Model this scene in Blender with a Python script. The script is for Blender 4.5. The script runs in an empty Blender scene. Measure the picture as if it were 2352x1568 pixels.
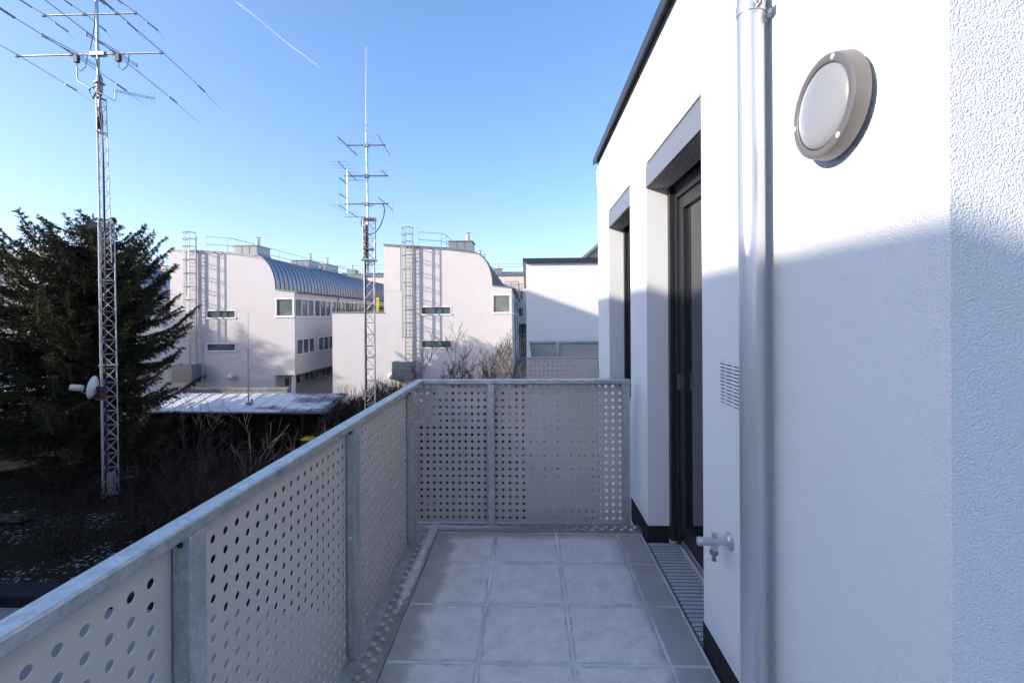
import bpy, math, random
import numpy as np
from mathutils import Vector, Matrix
random.seed(7); rng = np.random.default_rng(7)
S = bpy.context.scene; COL = S.collection
R_ = math.radians
# ------------------------------------------------------------------ camera
F, CX, CY, H = 1080.0, 1176.0, 726.0, 1.45           # focal length and horizon in units of a 2352 px wide picture
YAW, ROLL = R_(1.75), R_(.34)
cam_d = bpy.data.cameras.new('camera'); cam = bpy.data.objects.new('camera', cam_d); COL.objects.link(cam)
cam.location = (0, 0, H)
cam.rotation_euler = (Matrix.Rotation(YAW, 3, 'Z') @ Matrix.Rotation(R_(90), 3, 'X') @ Matrix.Rotation(-ROLL, 3, 'Z')).to_euler()
cam_d.sensor_width = 36; cam_d.lens = F / 2352 * 36
cam_d.shift_y = (CY - 784) / 2352
cam_d.clip_start = .05; cam_d.clip_end = 20000
S.camera = cam
_f = Vector((-math.sin(YAW), math.cos(YAW), 0)); _r0 = Vector((math.cos(YAW), math.sin(YAW), 0))
_R = _r0 * math.cos(ROLL) - Vector((0, 0, 1)) * math.sin(ROLL); _U = _R.cross(_f)
def ray(px, py): return _f + _R * ((px - CX) / F) + _U * ((CY - py) / F)
def at_y(px, py, y): d = ray(px, py); return Vector((0, 0, H)) + d * (y / d.y)
def at_z(px, py, z): d = ray(px, py); return Vector((0, 0, H)) + d * ((z - H) / d.z)
# ------------------------------------------------------------------ materials
MATS = {}
def mat(name, col, rough=.6, metal=0., spec=.5, var=0., vscale=8., bump=0., bscale=60., bdist=.01, col2=None, detail=4.):
    m = bpy.data.materials.new(name); m.use_nodes = True; MATS[name] = m
    n = m.node_tree.nodes; l = m.node_tree.links; b = n['Principled BSDF']
    b.inputs['Roughness'].default_value = rough; b.inputs['Metallic'].default_value = metal
    b.inputs['Specular IOR Level'].default_value = spec
    c = (*col, 1) if len(col) == 3 else col
    b.inputs['Base Color'].default_value = c
    tc = n.new('ShaderNodeTexCoord')
    if var or col2:
        nz = n.new('ShaderNodeTexNoise'); nz.inputs['Scale'].default_value = vscale; nz.inputs['Detail'].default_value = detail
        l.new(tc.outputs['Object'], nz.inputs['Vector'])
        rp = n.new('ShaderNodeValToRGB'); rp.color_ramp.elements[0].position = .32; rp.color_ramp.elements[1].position = .68
        c2 = col2 or tuple(min(1, v * (1 + var)) for v in col); c1 = col if col2 else tuple(v * (1 - var) for v in col)
        rp.color_ramp.elements[0].color = (*c1, 1); rp.color_ramp.elements[1].color = (*c2, 1)
        l.new(nz.outputs['Fac'], rp.inputs['Fac']); l.new(rp.outputs['Color'], b.inputs['Base Color'])
    if bump:
        bz = n.new('ShaderNodeTexNoise'); bz.inputs['Scale'].default_value = bscale; bz.inputs['Detail'].default_value = 3
        l.new(tc.outputs['Object'], bz.inputs['Vector'])
        bp = n.new('ShaderNodeBump'); bp.inputs['Strength'].default_value = bump; bp.inputs['Distance'].default_value = bdist
        l.new(bz.outputs['Fac'], bp.inputs['Height']); l.new(bp.outputs['Normal'], b.inputs['Normal'])
    return m
def nodes(m): return m.node_tree.nodes, m.node_tree.links, m.node_tree.nodes['Principled BSDF']

def plaster(name, col, grain, dist, strength, var=.03):
    m = mat(name, col, .92, 0, .2, var, 1.3); n, l, b = nodes(m)
    tc = n.new('ShaderNodeTexCoord')
    def nz(sc, det):
        t = n.new('ShaderNodeTexNoise'); t.inputs['Scale'].default_value = sc; t.inputs['Detail'].default_value = det
        l.new(tc.outputs['Object'], t.inputs['Vector']); return t
    a = nz(grain, 4); v = n.new('ShaderNodeTexVoronoi'); v.inputs['Scale'].default_value = grain * .8
    v.feature = 'F1'; l.new(tc.outputs['Object'], v.inputs['Vector'])
    big = nz(grain * .12, 2)
    ad = n.new('ShaderNodeMath'); ad.operation = 'SUBTRACT'; l.new(a.outputs['Fac'], ad.inputs[0])
    mu = n.new('ShaderNodeMath'); mu.operation = 'MULTIPLY'; mu.inputs[1].default_value = .45
    l.new(v.outputs['Distance'], mu.inputs[0]); l.new(mu.outputs[0], ad.inputs[1])
    ad2 = n.new('ShaderNodeMath'); ad2.operation = 'MULTIPLY_ADD'; ad2.inputs[1].default_value = .2
    l.new(big.outputs['Fac'], ad2.inputs[0]); l.new(ad.outputs[0], ad2.inputs[2])
    bp = n.new('ShaderNodeBump'); bp.inputs['Strength'].default_value = strength; bp.inputs['Distance'].default_value = dist
    l.new(ad2.outputs[0], bp.inputs['Height']); l.new(bp.outputs['Normal'], b.inputs['Normal'])
    return m
M_wall = plaster('white_plaster', (.80, .825, .825), 275, .0035, .95)
M_wall2 = plaster('white_plaster_far', (.80, .785, .75), 160, .003, .5)
M_pink = plaster('pale_rose_plaster', (.61, .588, .588), 60, .003, .25, .02)
M_pink2 = plaster('pale_rose_plaster_light', (.65, .61, .61), 60, .003, .3, .04)
M_beige = plaster('pale_apricot_plaster', (.68, .60, .54), 60, .003, .3, .05)
M_plinth = mat('dark_plinth_render', (.022, .022, .022), .85, 0, .3, .3, 30, .3, 200, .003)
M_anth = mat('anthracite_frame', (.022, .024, .027), .38, 0, .5)
M_cop = mat('dark_coping_sheet', (.045, .048, .053), .35, .3, .5, .1, 4)
M_fascia = mat('grey_blue_shutter_sheet', (.17, .185, .215), .4, .0, .5, .03, 3)
M_soffit = mat('speckled_soffit', (.58, .52, .47), .9, 0, .2, 0, 90, .5, 120, .004, col2=(.22, .19, .17))
M_glass = mat('dark_window_glass', (.012, .014, .016), .02, 0, .8)
M_glass_l = mat('pale_window_glass', (.16, .19, .19), .06, 0, .7, .3, .9)
M_glass_d = mat('grey_window_glass', (.085, .105, .115), .05, 0, .8, .4, 1.1)
M_white = mat('white_window_frame', (.78, .78, .78), .45)
M_steel = mat('satin_steel', (.58, .59, .61), .34, .75, .5, .03, 2)
M_chrome = mat('polished_steel', (.6, .6, .6), .16, 1.)
M_plastic = mat('grey_plastic', (.22, .21, .22), .5)
M_black = mat('rubber_and_hole_black', (.01, .01, .01), .6)  # rubber, and the black that replaces shade in slots and holes
M_lampring = mat('taupe_lamp_casting', (.20, .185, .176), .42, .5, .5, .06, 220, .12, 500, .001)
M_panel = mat('warm_grey_powder_coat', (.50, .46, .415), .42, .0, .5, .02, 6)
M_alu = mat('mill_aluminium', (.42, .43, .45), .35, .9, .5, .08, 5)
M_alu_w = mat('white_antenna_plastic', (.7, .7, .7), .4)
M_cable = mat('black_cable', (.012, .012, .014), .5)
M_red = mat('faded_red_paint', (.30, .05, .03), .6, 0, .4, .2, 10)
M_yel = mat('yellow_paint', (.62, .45, .02), .5, 0, .5, .1, 5)
M_wood = mat('weathered_brown_timber', (.10, .06, .035), .8, 0, .3, .4, 6, .4, 30, .01, col2=(.17, .13, .08))
M_green = mat('mossy_timber', (.09, .10, .03), .85, 0, .2, .4, 9)
M_darkwood = mat('dark_shed_wall', (.03, .024, .02), .85, 0, .2, .4, 6)
M_lens_in = mat('lamp_inner', (.6, .6, .6), .6)
M_conc = mat('grey_concrete', (.28, .275, .27), .9, 0, .2, .2, 3, .3, 40, .01)
M_blue = mat('dark_blue_column', (.02, .03, .14), .5)
M_boxsheet = mat('light_grey_sheet', (.27, .29, .30), .4, .5, .5, .05, 3)
M_rail = mat('painted_grey_tube', (.42, .45, .47), .4, .6)

def galv(name, c1, c2, rough, scale):
    m = mat(name, c1, rough, .75, .5); n, l, b = nodes(m)
    tc = n.new('ShaderNodeTexCoord'); v = n.new('ShaderNodeTexVoronoi'); v.inputs['Scale'].default_value = scale
    v.inputs['Randomness'].default_value = 1
    nz = n.new('ShaderNodeTexNoise'); nz.inputs['Scale'].default_value = scale * .35; nz.inputs['Detail'].default_value = 5
    l.new(tc.outputs['Object'], nz.inputs['Vector'])
    mx = n.new('ShaderNodeMixRGB'); mx.inputs[0].default_value = .16
    l.new(tc.outputs['Object'], mx.inputs[1]); l.new(nz.outputs['Color'], mx.inputs[2]); l.new(mx.outputs[0], v.inputs['Vector'])
    sep = n.new('ShaderNodeSeparateColor'); l.new(v.outputs['Color'], sep.inputs[0])
    av = n.new('ShaderNodeMath'); av.operation = 'MULTIPLY_ADD'; av.inputs[1].default_value = .30
    l.new(sep.outputs[0], av.inputs[0])
    sc = n.new('ShaderNodeMath'); sc.operation = 'MULTIPLY'; sc.inputs[1].default_value = .75; l.new(nz.outputs['Fac'], sc.inputs[0]); l.new(sc.outputs[0], av.inputs[2])
    rp = n.new('ShaderNodeValToRGB'); rp.color_ramp.elements[0].color = (*c1, 1); rp.color_ramp.elements[1].color = (*c2, 1)
    rp.color_ramp.elements[0].position = .2; rp.color_ramp.elements[1].position = .8
    l.new(av.outputs[0], rp.inputs['Fac']); l.new(rp.outputs['Color'], b.inputs['Base Color'])
    r2 = n.new('ShaderNodeMapRange'); r2.inputs['To Min'].default_value = rough - .08; r2.inputs['To Max'].default_value = rough + .1
    l.new(av.outputs[0], r2.inputs['Value']); l.new(r2.outputs[0], b.inputs['Roughness'])
    return m
M_galv = galv('galvanised_steel', (.34, .365, .36), (.62, .64, .625), .40, 58)
M_galv_f = galv('galvanised_steel_far', (.42, .44, .45), (.56, .58, .59), .45, 9)
M_zinc = galv('standing_seam_zinc', (.23, .255, .29), (.30, .33, .37), .42, 2.2)
M_mast = galv('galvanised_lattice_steel', (.38, .39, .41), (.50, .51, .53), .45, 6)

# floor slabs with frost that keeps clear of their edges
def make_tile_mat():
    m = mat('frosted_concrete_slab', (.25, .24, .225), .85, 0, .3); n, l, b = nodes(m)
    def math_(op, a, bb=None, c=None, clamp=False):
        q = n.new('ShaderNodeMath'); q.operation = op; q.use_clamp = clamp
        for i, v in enumerate((a, bb, c)):
            if v is None: continue
            if isinstance(v, (int, float)): q.inputs[i].default_value = v
            else: l.new(v, q.inputs[i])
        return q.outputs[0]
    g = n.new('ShaderNodeNewGeometry'); sp = n.new('ShaderNodeSeparateXYZ'); l.new(g.outputs['Position'], sp.inputs[0])
    X, Y = sp.outputs[0], sp.outputs[1]
    def edge(v, off):
        f = math_('FRACT', math_('DIVIDE', math_('SUBTRACT', v, off), .4)); return math_('MULTIPLY', math_('MINIMUM', f, math_('SUBTRACT', 1., f)), .4)
    def noise(sc, det, rough=.5):
        t = n.new('ShaderNodeTexNoise'); t.inputs['Scale'].default_value = sc; t.inputs['Detail'].default_value = det
        t.inputs['Roughness'].default_value = rough; l.new(g.outputs['Position'], t.inputs['Vector']); return t.outputs['Fac']
    d = math_('MINIMUM', edge(X, -.21), edge(Y, -.035))
    d = math_('ADD', d, math_('MULTIPLY', math_('SUBTRACT', noise(11, 5, .6), .5), .05))
    inner = n.new('ShaderNodeMapRange'); inner.interpolation_type = 'SMOOTHSTEP'
    inner.inputs['From Min'].default_value = -.004; inner.inputs['From Max'].default_value = .022; l.new(d, inner.inputs['Value'])
    def step(v, a, c):
        r = n.new('ShaderNodeMapRange'); r.interpolation_type = 'SMOOTHSTEP'; r.inputs['From Min'].default_value = a; r.inputs['From Max'].default_value = c
        l.new(v, r.inputs['Value']); return r.outputs[0]
    wob = math_('MULTIPLY', math_('SUBTRACT', noise(5, 4), .5), .22)
    left = step(math_('ADD', X, wob), -.53, -.44)
    right = math_('SUBTRACT', 1., step(math_('ADD', X, wob), .52, .62))
    back = math_('SUBTRACT', 1., step(math_('ADD', Y, math_('MULTIPLY', wob, .5)), 3.04, 3.13))
    fr = math_('MULTIPLY', math_('MULTIPLY', inner.outputs[0], left), math_('MULTIPLY', right, back))
    fr = math_('MULTIPLY', fr, math_('MULTIPLY_ADD', noise(45, 7, .75), .8, math_('MULTIPLY_ADD', noise(10, 7, .7), 1.3, -.27)), clamp=True)
    fine = n.new('ShaderNodeValToRGB'); fine.color_ramp.elements[0].color = (.27, .26, .245, 1); fine.color_ramp.elements[1].color = (.54, .52, .49, 1)
    fine.color_ramp.elements[0].position = .3; fine.color_ramp.elements[1].position = .7
    l.new(math_('MULTIPLY_ADD', noise(150, 3, .7), .75, math_('MULTIPLY', noise(7, 4), .25)), fine.inputs['Fac'])
    mx = n.new('ShaderNodeMixRGB'); l.new(fr, mx.inputs[0]); l.new(fine.outputs[0], mx.inputs[1]); mx.inputs[2].default_value = (.84, .77, .75, 1)
    l.new(mx.outputs[0], b.inputs['Base Color'])
    bp = n.new('ShaderNodeBump'); bp.inputs['Strength'].default_value = .5; bp.inputs['Distance'].default_value = .0015
    l.new(noise(240, 2), bp.inputs['Height']); l.new(bp.outputs['Normal'], b.inputs['Normal'])
    return m
M_tile = make_tile_mat()
M_joint = mat('frosted_joint', (.45, .44, .44), .9, 0, .2, 0, 2.6, 0, col2=(.86, .84, .86))
def make_tread():
    m = mat('tread_plate_aluminium', (.44, .41, .385), .36, .8, .5, .12, 25); n, l, b = nodes(m)
    src = b.inputs['Base Color'].links[0].from_socket
    g = n.new('ShaderNodeNewGeometry'); sp = n.new('ShaderNodeSeparateXYZ'); l.new(g.outputs['Position'], sp.inputs[0])
    nz = n.new('ShaderNodeTexNoise'); nz.inputs['Scale'].default_value = 28; nz.inputs['Detail'].default_value = 6; l.new(g.outputs['Position'], nz.inputs['Vector'])
    def M(op, a, bb):
        q = n.new('ShaderNodeMath'); q.operation = op
        for i, v in enumerate((a, bb)):
            if isinstance(v, (int, float)): q.inputs[i].default_value = v
            else: l.new(v, q.inputs[i])
        return q.outputs[0]
    wob = M('MULTIPLY', M('SUBTRACT', nz.outputs['Fac'], .5), .07)
    dx = M('ABSOLUTE', M('ADD', M('SUBTRACT', sp.outputs[0], -.640), wob), 0)
    dy = M('ABSOLUTE', M('ADD', M('SUBTRACT', sp.outputs[1], 3.205), wob), 0)
    far = M('ADD', dy, M('MULTIPLY', M('MAXIMUM', M('ADD', sp.outputs[0], .38), 0.), .07))
    near = M('ADD', dx, M('MULTIPLY', M('MAXIMUM', M('SUBTRACT', 2.45, sp.outputs[1]), 0.), .12))
    d = M('MINIMUM', near, far)
    r = n.new('ShaderNodeMapRange'); r.interpolation_type = 'SMOOTHSTEP'; r.inputs['From Min'].default_value = .032; r.inputs['From Max'].default_value = .016
    r.inputs['To Min'].default_value = 0; r.inputs['To Max'].default_value = .92; l.new(d, r.inputs['Value'])
    mx = n.new('ShaderNodeMixRGB'); l.new(r.outputs[0], mx.inputs[0]); l.new(src, mx.inputs[1]); mx.inputs[2].default_value = (.62, .62, .65, 1)
    l.new(mx.outputs[0], b.inputs['Base Color'])
    me = M('MULTIPLY', M('SUBTRACT', 1., r.outputs[0]), .8); l.new(me, b.inputs['Metallic'])
    ro = M('MULTIPLY_ADD', r.outputs[0], .5); l.new(ro, b.inputs['Roughness'])
    ro.node.inputs[2].default_value = .38
    return m
M_tread = make_tread()
def make_shed_roof():
    m = mat('snow_patched_shed_roof', (.19, .195, .205), .5, .2, .4, .2, 1.5); n, l, b = nodes(m)
    src = b.inputs['Base Color'].links[0].from_socket
    tc = n.new('ShaderNodeTexCoord'); mp = n.new('ShaderNodeMapping'); mp.inputs['Scale'].default_value = (.22, .55, .5); l.new(tc.outputs['Object'], mp.inputs[0])
    nz = n.new('ShaderNodeTexNoise'); nz.inputs['Scale'].default_value = 1.6; nz.inputs['Detail'].default_value = 6; nz.inputs['Roughness'].default_value = .55; l.new(mp.outputs[0], nz.inputs['Vector'])
    sp = n.new('ShaderNodeSeparateXYZ'); l.new(tc.outputs['Object'], sp.inputs[0])
    ad = n.new('ShaderNodeMath'); ad.operation = 'MULTIPLY_ADD'; ad.inputs[1].default_value = -.035; l.new(sp.outputs[0], ad.inputs[0]); l.new(nz.outputs['Fac'], ad.inputs[2])
    r = n.new('ShaderNodeMapRange'); r.inputs['From Min'].default_value = .92; r.inputs['From Max'].default_value = 1.04; l.new(ad.outputs[0], r.inputs['Value'])
    mx = n.new('ShaderNodeMixRGB'); l.new(r.outputs[0], mx.inputs[0]); l.new(src, mx.inputs[1]); mx.inputs[2].default_value = (.72, .74, .8, 1)
    l.new(mx.outputs[0], b.inputs['Base Color'])
    return m
M_shed = make_shed_roof()
def make_ground():
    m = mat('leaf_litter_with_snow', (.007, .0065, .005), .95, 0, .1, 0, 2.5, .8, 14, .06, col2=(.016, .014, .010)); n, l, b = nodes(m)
    src = b.inputs['Base Color'].links[0].from_socket
    tc = n.new('ShaderNodeTexCoord')
    def nz(s, d, r=.5):
        t = n.new('ShaderNodeTexNoise'); t.inputs['Scale'].default_value = s; t.inputs['Detail'].default_value = d; t.inputs['Roughness'].default_value = r
        l.new(tc.outputs['Object'], t.inputs['Vector']); return t.outputs['Fac']
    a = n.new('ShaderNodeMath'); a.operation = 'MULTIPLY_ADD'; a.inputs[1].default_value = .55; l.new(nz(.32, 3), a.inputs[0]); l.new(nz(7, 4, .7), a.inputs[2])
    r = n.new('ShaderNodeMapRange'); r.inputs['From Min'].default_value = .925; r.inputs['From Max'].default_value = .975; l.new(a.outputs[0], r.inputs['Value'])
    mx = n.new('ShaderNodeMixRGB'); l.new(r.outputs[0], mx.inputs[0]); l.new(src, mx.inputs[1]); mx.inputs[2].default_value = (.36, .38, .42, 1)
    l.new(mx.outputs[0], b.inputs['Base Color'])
    return m
M_ground = make_ground()
M_wall_shade = plaster('shaded_white_plaster', (.42, .41, .44), 120, .003, .4)  # white plaster with its shade put into a grey lilac colour
def leafmat(name, c1, c2, sc):
    m = mat(name, c1, .75, 0, .25, 0, sc, col2=c2); return m
M_spruce = leafmat('spruce_needles', (.012, .018, .009), (.085, .077, .030), .9)
M_bark = mat('rough_bark', (.055, .045, .038), .9, 0, .2, .4, 9, .6, 20, .03)
M_twig = mat('bare_grey_twigs', (.05, .04, .036), .85, 0, .2, .3, 3)
M_twig_r = mat('reddish_bramble', (.085, .042, .03), .8, 0, .2, .4, 3)
M_birch = mat('pale_sapling_bark', (.11, .10, .088), .8, 0, .2, .4, 6)
M_ivy = leafmat('dark_ivy_leaves', (.016, .020, .010), (.05, .042, .022), 1.6)
M_weed = leafmat('dry_dark_weeds', (.006, .0055, .004), (.022, .017, .011), .7)

# ------------------------------------------------------------------ mesh helpers
class MB:
    def __init__(s): s.v = []; s.f = []
    def add(s, vs, fs):
        o = len(s.v); s.v += [tuple(v) for v in vs]; s.f += [tuple(i + o for i in f) for f in fs]; return s
    def box(s, x0, x1, y0, y1, z0, z1):
        return s.add([(x0, y0, z0), (x1, y0, z0), (x1, y1, z0), (x0, y1, z0), (x0, y0, z1), (x1, y0, z1), (x1, y1, z1), (x0, y1, z1)],
                     [(0, 3, 2, 1), (4, 5, 6, 7), (0, 1, 5, 4), (1, 2, 6, 5), (2, 3, 7, 6), (3, 0, 4, 7)])
    def quad(s, a, b, c, d): return s.add([a, b, c, d], [(0, 1, 2, 3)])
    def prism(s, pts, axis, a0, a1):                       # polygon in the two other axes, extruded
        def P(p, a):
            return {'x': (a, p[0], p[1]), 'y': (p[0], a, p[1]), 'z': (p[0], p[1], a)}[axis]
        n = len(pts); vs = [P(p, a0) for p in pts] + [P(p, a1) for p in pts]
        return s.add(vs, [tuple(range(n)), tuple(range(2 * n - 1, n - 1, -1))] + [(i, i + n, (i + 1) % n + n, (i + 1) % n) for i in range(n)])
    def tube(s, pts, r, n=8, caps=True):
        pts = [Vector(p) for p in pts]; rs = r if isinstance(r, (list, tuple)) else [r] * len(pts)
        vs = []; up = None
        for i, p in enumerate(pts):
            t = (pts[min(i + 1, len(pts) - 1)] - pts[max(i - 1, 0)])
            if t.length < 1e-9: t = Vector((0, 0, 1))
            t.normalize()
            if up is None:
                up = Vector((0, 0, 1)) if abs(t.z) < .9 else Vector((1, 0, 0))
            u = t.cross(up)
            if u.length < 1e-6: u = t.cross(Vector((.3, 1, .2)))
            u.normalize(); w = u.cross(t).normalized(); up = w
            for k in range(n):
                a = 2 * math.pi * k / n; vs.append(p + (u * math.cos(a) + w * math.sin(a)) * rs[i])
        fs = [(i * n + k, i * n + (k + 1) % n, (i + 1) * n + (k + 1) % n, (i + 1) * n + k) for i in range(len(pts) - 1) for k in range(n)]
        if caps and n > 2: fs += [tuple(range(n - 1, -1, -1)), tuple(range((len(pts) - 1) * n, len(pts) * n))]
        return s.add(vs, fs)
    def lathe(s, c, axis, prof, n=48):                     # prof: list of (distance along axis, radius)
        c = Vector(c); ax = Vector(axis).normalized(); u = ax.cross(Vector((0, 0, 1)) if abs(ax.z) < .9 else Vector((1, 0, 0))).normalized(); w = ax.cross(u)
        vs = []
        for d, r in prof:
            for k in range(n):
                a = 2 * math.pi * k / n; vs.append(c + ax * d + (u * math.cos(a) + w * math.sin(a)) * max(r, 1e-5))
        m = len(prof)
        return s.add(vs, [(i * n + k, i * n + (k + 1) % n, (i + 1) * n + (k + 1) % n, (i + 1) * n + k) for i in range(m - 1) for k in range(n)])
    def build(s, name, m, parent=None, smooth=False, bevel=0, fix=True):
        me = bpy.data.meshes.new(name); me.from_pydata(s.v, [], s.f); me.update()
        if fix:
            import bmesh
            bm = bmesh.new(); bm.from_mesh(me); bmesh.ops.recalc_face_normals(bm, faces=bm.faces); bm.to_mesh(me); bm.free()
        if smooth:
            me.polygons.foreach_set('use_smooth', [True] * len(me.polygons))
            try: me.set_sharp_from_angle(angle=R_(40))
            except Exception: pass
        me.materials.append(m); o = bpy.data.objects.new(name, me); COL.objects.link(o)
        if parent: o.parent = parent
        if bevel:
            b = o.modifiers.new('edge', 'BEVEL'); b.width = bevel; b.segments = 2; b.limit_method = 'ANGLE'; b.angle_limit = R_(40)
        return o
def tag(o, label=None, cat=None, group=None, kind=None):
    if label: o['label'] = label
    if cat: o['category'] = cat
    if group: o['group'] = group
    if kind: o['kind'] = kind
    return o
def thing(name, label, cat, loc=(0, 0, 0), group=None):
    o = bpy.data.objects.new(name, None); COL.objects.link(o); o.location = loc; o.empty_display_size = .1
    return tag(o, label, cat, group)
def place(root, parts):                                    # parts were built in world coordinates
    for p in parts: p.matrix_parent_inverse = Matrix.Translation(-root.location)
def base(root, loc):                                       # move the Empty to the thing's base, leaving its parts where they are
    root.location = loc
    for c in list(COL.objects):
        if c.parent is root: c.location = c.location - Vector(loc)
def dup(o, parent=None):
    c = o.copy(); COL.objects.link(c); c.parent = parent
    for ch in [q for q in COL.objects if q.parent is o]: dup(ch, c)
    return c
def facade(mb, axis, fixed, u0, u1, z0, z1, holes, depth):
    """wall skin in the plane axis=fixed with rectangular holes (u0,u1,z0,z1) and reveals running 'depth' along the axis"""
    us = sorted({u0, u1, *[h[0] for h in holes], *[h[1] for h in holes]}); zs = sorted({z0, z1, *[h[2] for h in holes], *[h[3] for h in holes]})
    P = (lambda u, z, d=0: (fixed + d, u, z)) if axis == 'x' else (lambda u, z, d=0: (u, fixed + d, z))
    for i in range(len(us) - 1):
        for j in range(len(zs) - 1):
            cu, cz = (us[i] + us[i + 1]) / 2, (zs[j] + zs[j + 1]) / 2
            if any(h[0] < cu < h[1] and h[2] < cz < h[3] for h in holes): continue
            mb.quad(P(us[i], zs[j]), P(us[i + 1], zs[j]), P(us[i + 1], zs[j + 1]), P(us[i], zs[j + 1]))
    for a, b, c, d in holes:
        for (p, q) in (((a, c), (b, c)), ((b, c), (b, d)), ((b, d), (a, d)), ((a, d), (a, c))):
            mb.quad(P(*p), P(*q), P(*q, depth), P(*p, depth))

# ------------------------------------------------------------------ world and sun
SUN = Vector((1, .45, -.36)).normalized()                  # the way the light travels
el = math.asin(-SUN.z); az = math.atan2(-SUN.x, -SUN.y)    # azimuth of the sun, clockwise from +y
W = bpy.data.worlds.new('World'); S.world = W; W.use_nodes = True
wn, wl = W.node_tree.nodes, W.node_tree.links
sky = wn.new('ShaderNodeTexSky'); sky.sky_type = 'NISHITA'; sky.sun_disc = False
sky.sun_elevation = el; sky.sun_rotation = az % (2 * math.pi)
sky.air_density = 1.0; sky.dust_density = 3.2; sky.ozone_density = 3.2; sky.altitude = 900
bg = wn['Background']; gmn = wn.new('ShaderNodeGamma'); gmn.inputs[1].default_value = .82; wl.new(sky.outputs[0], gmn.inputs[0]); hsv = wn.new('ShaderNodeHueSaturation'); hsv.inputs['Saturation'].default_value = 1.18; wl.new(gmn.outputs[0], hsv.inputs['Color']); wb = wn.new('ShaderNodeMixRGB'); wb.blend_type = 'MULTIPLY'; wb.inputs[0].default_value = 1; wb.inputs[2].default_value = (1.12, 1.012, 1.06, 1); wl.new(hsv.outputs[0], wb.inputs[1]); wl.new(wb.outputs[0], bg.inputs['Color']); bg.inputs['Strength'].default_value = .15
sd = bpy.data.lights.new('sun', 'SUN'); sd.energy = 2.4; sd.angle = R_(.53); sd.color = (1, .89, .77)
so = bpy.data.objects.new('sun', sd); COL.objects.link(so); so.rotation_euler = SUN.to_track_quat('-Z', 'Y').to_euler()
S.view_settings.view_transform = 'Standard'; S.view_settings.look = 'None'; S.view_settings.exposure = 1.56; S.view_settings.gamma = 1
S.render.engine = 'CYCLES'
S.cycles.use_adaptive_sampling = True; S.cycles.adaptive_threshold = .006; S.cycles.use_denoising = True
S.cycles.max_bounces = 6; S.cycles.diffuse_bounces = 4; S.cycles.glossy_bounces = 3; S.cycles.transparent_max_bounces = 12
S.cycles.caustics_reflective = False; S.cycles.caustics_refractive = False

# ================================================================== our balcony
WX = .77
# --- floor
fl = MB(); xs = [-.598, -.21, .19, .59, .752]; ys = [-1.635 + .4 * i for i in range(13)]; ys = [-1.235 + .4 * i for i in range(12)]
ys = [y for y in ys if y < 3.1] + [3.155]
g = .0055
for i in range(len(xs) - 1):
    for j in range(len(ys) - 1):
        fl.box(xs[i] + (g if i else 0), xs[i + 1] - g, ys[j] + g, ys[j + 1] - g, -.04, random.uniform(-.0006, .0006))
floor = fl.build('floor', M_tile, bevel=.004); tag(floor, kind='structure')
jb = MB().box(-.60, .757, -1.3, 3.158, -.06, -.0012); tag(jb.build('floor_bedding', M_joint), kind='structure')
tag(MB().box(-.80, .768, -1.6, 3.33, -.30, -.0605).build('floor_slab', M_conc), kind='structure')
# --- tread plate edging round the slabs
ed = MB()
z0, z1 = -.035, .012
def ring(xi, xo, yi, yo, a, b):                            # L shaped strip, mitred at the corner
    ed.add([(xi, -1.3, a), (xo, -1.3, a), (xo, yo, a), (xi, yi, a), (.768, yo, a), (.768, yi, a),
            (xi, -1.3, b), (xo, -1.3, b), (xo, yo, b), (xi, yi, b), (.768, yo, b), (.768, yi, b)],
           [(6, 9, 8, 7), (9, 11, 10, 8), (0, 3, 9, 6), (3, 5, 11, 9), (7, 8, 2, 1), (8, 10, 4, 2), (5, 4, 10, 11), (0, 6, 7, 1)])
ring(-.602, -.700, 3.160, 3.258, z0, z1)
def bar(cx, cy, ang, L=.0160, w=.0030, h=.0028, z=z1):
    ca, sa = math.cos(ang), math.sin(ang)
    def P(u, v, zz): return (cx + u * ca - v * sa, cy + u * sa + v * ca, zz)
    ed.add([P(-L, 0, z), P(0, -w, z), P(L, 0, z), P(0, w, z), P(-L * .35, 0, z + h), P(L * .35, 0, z + h)],
           [(0, 1, 5, 4), (1, 2, 5), (2, 3, 4, 5), (3, 0, 4)])
def tread(xa, xb, ya, yb):
    c = .0325; nx = max(1, int((xb - xa) / c)); ny = int((yb - ya) / c)
    for i in range(nx):
        for j in range(ny):
            ang = R_(45) if (i + j) % 2 else R_(-45)
            ux, uy = -math.sin(ang), math.cos(ang)
            for k in range(4):
                o = (k - 1.5) * .0080; bar(xa + (i + .5) * c + ux * o, ya + (j + .5) * c + uy * o, ang)
tread(-.698, -.606, -.4, 3.165); tread(-.690, .765, 3.172, 3.258)
edge = ed.build('edge_trim', M_tread); tag(edge, 'tread plate metal edging with a frosty strip around the balcony slabs', 'edge trim')

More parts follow.
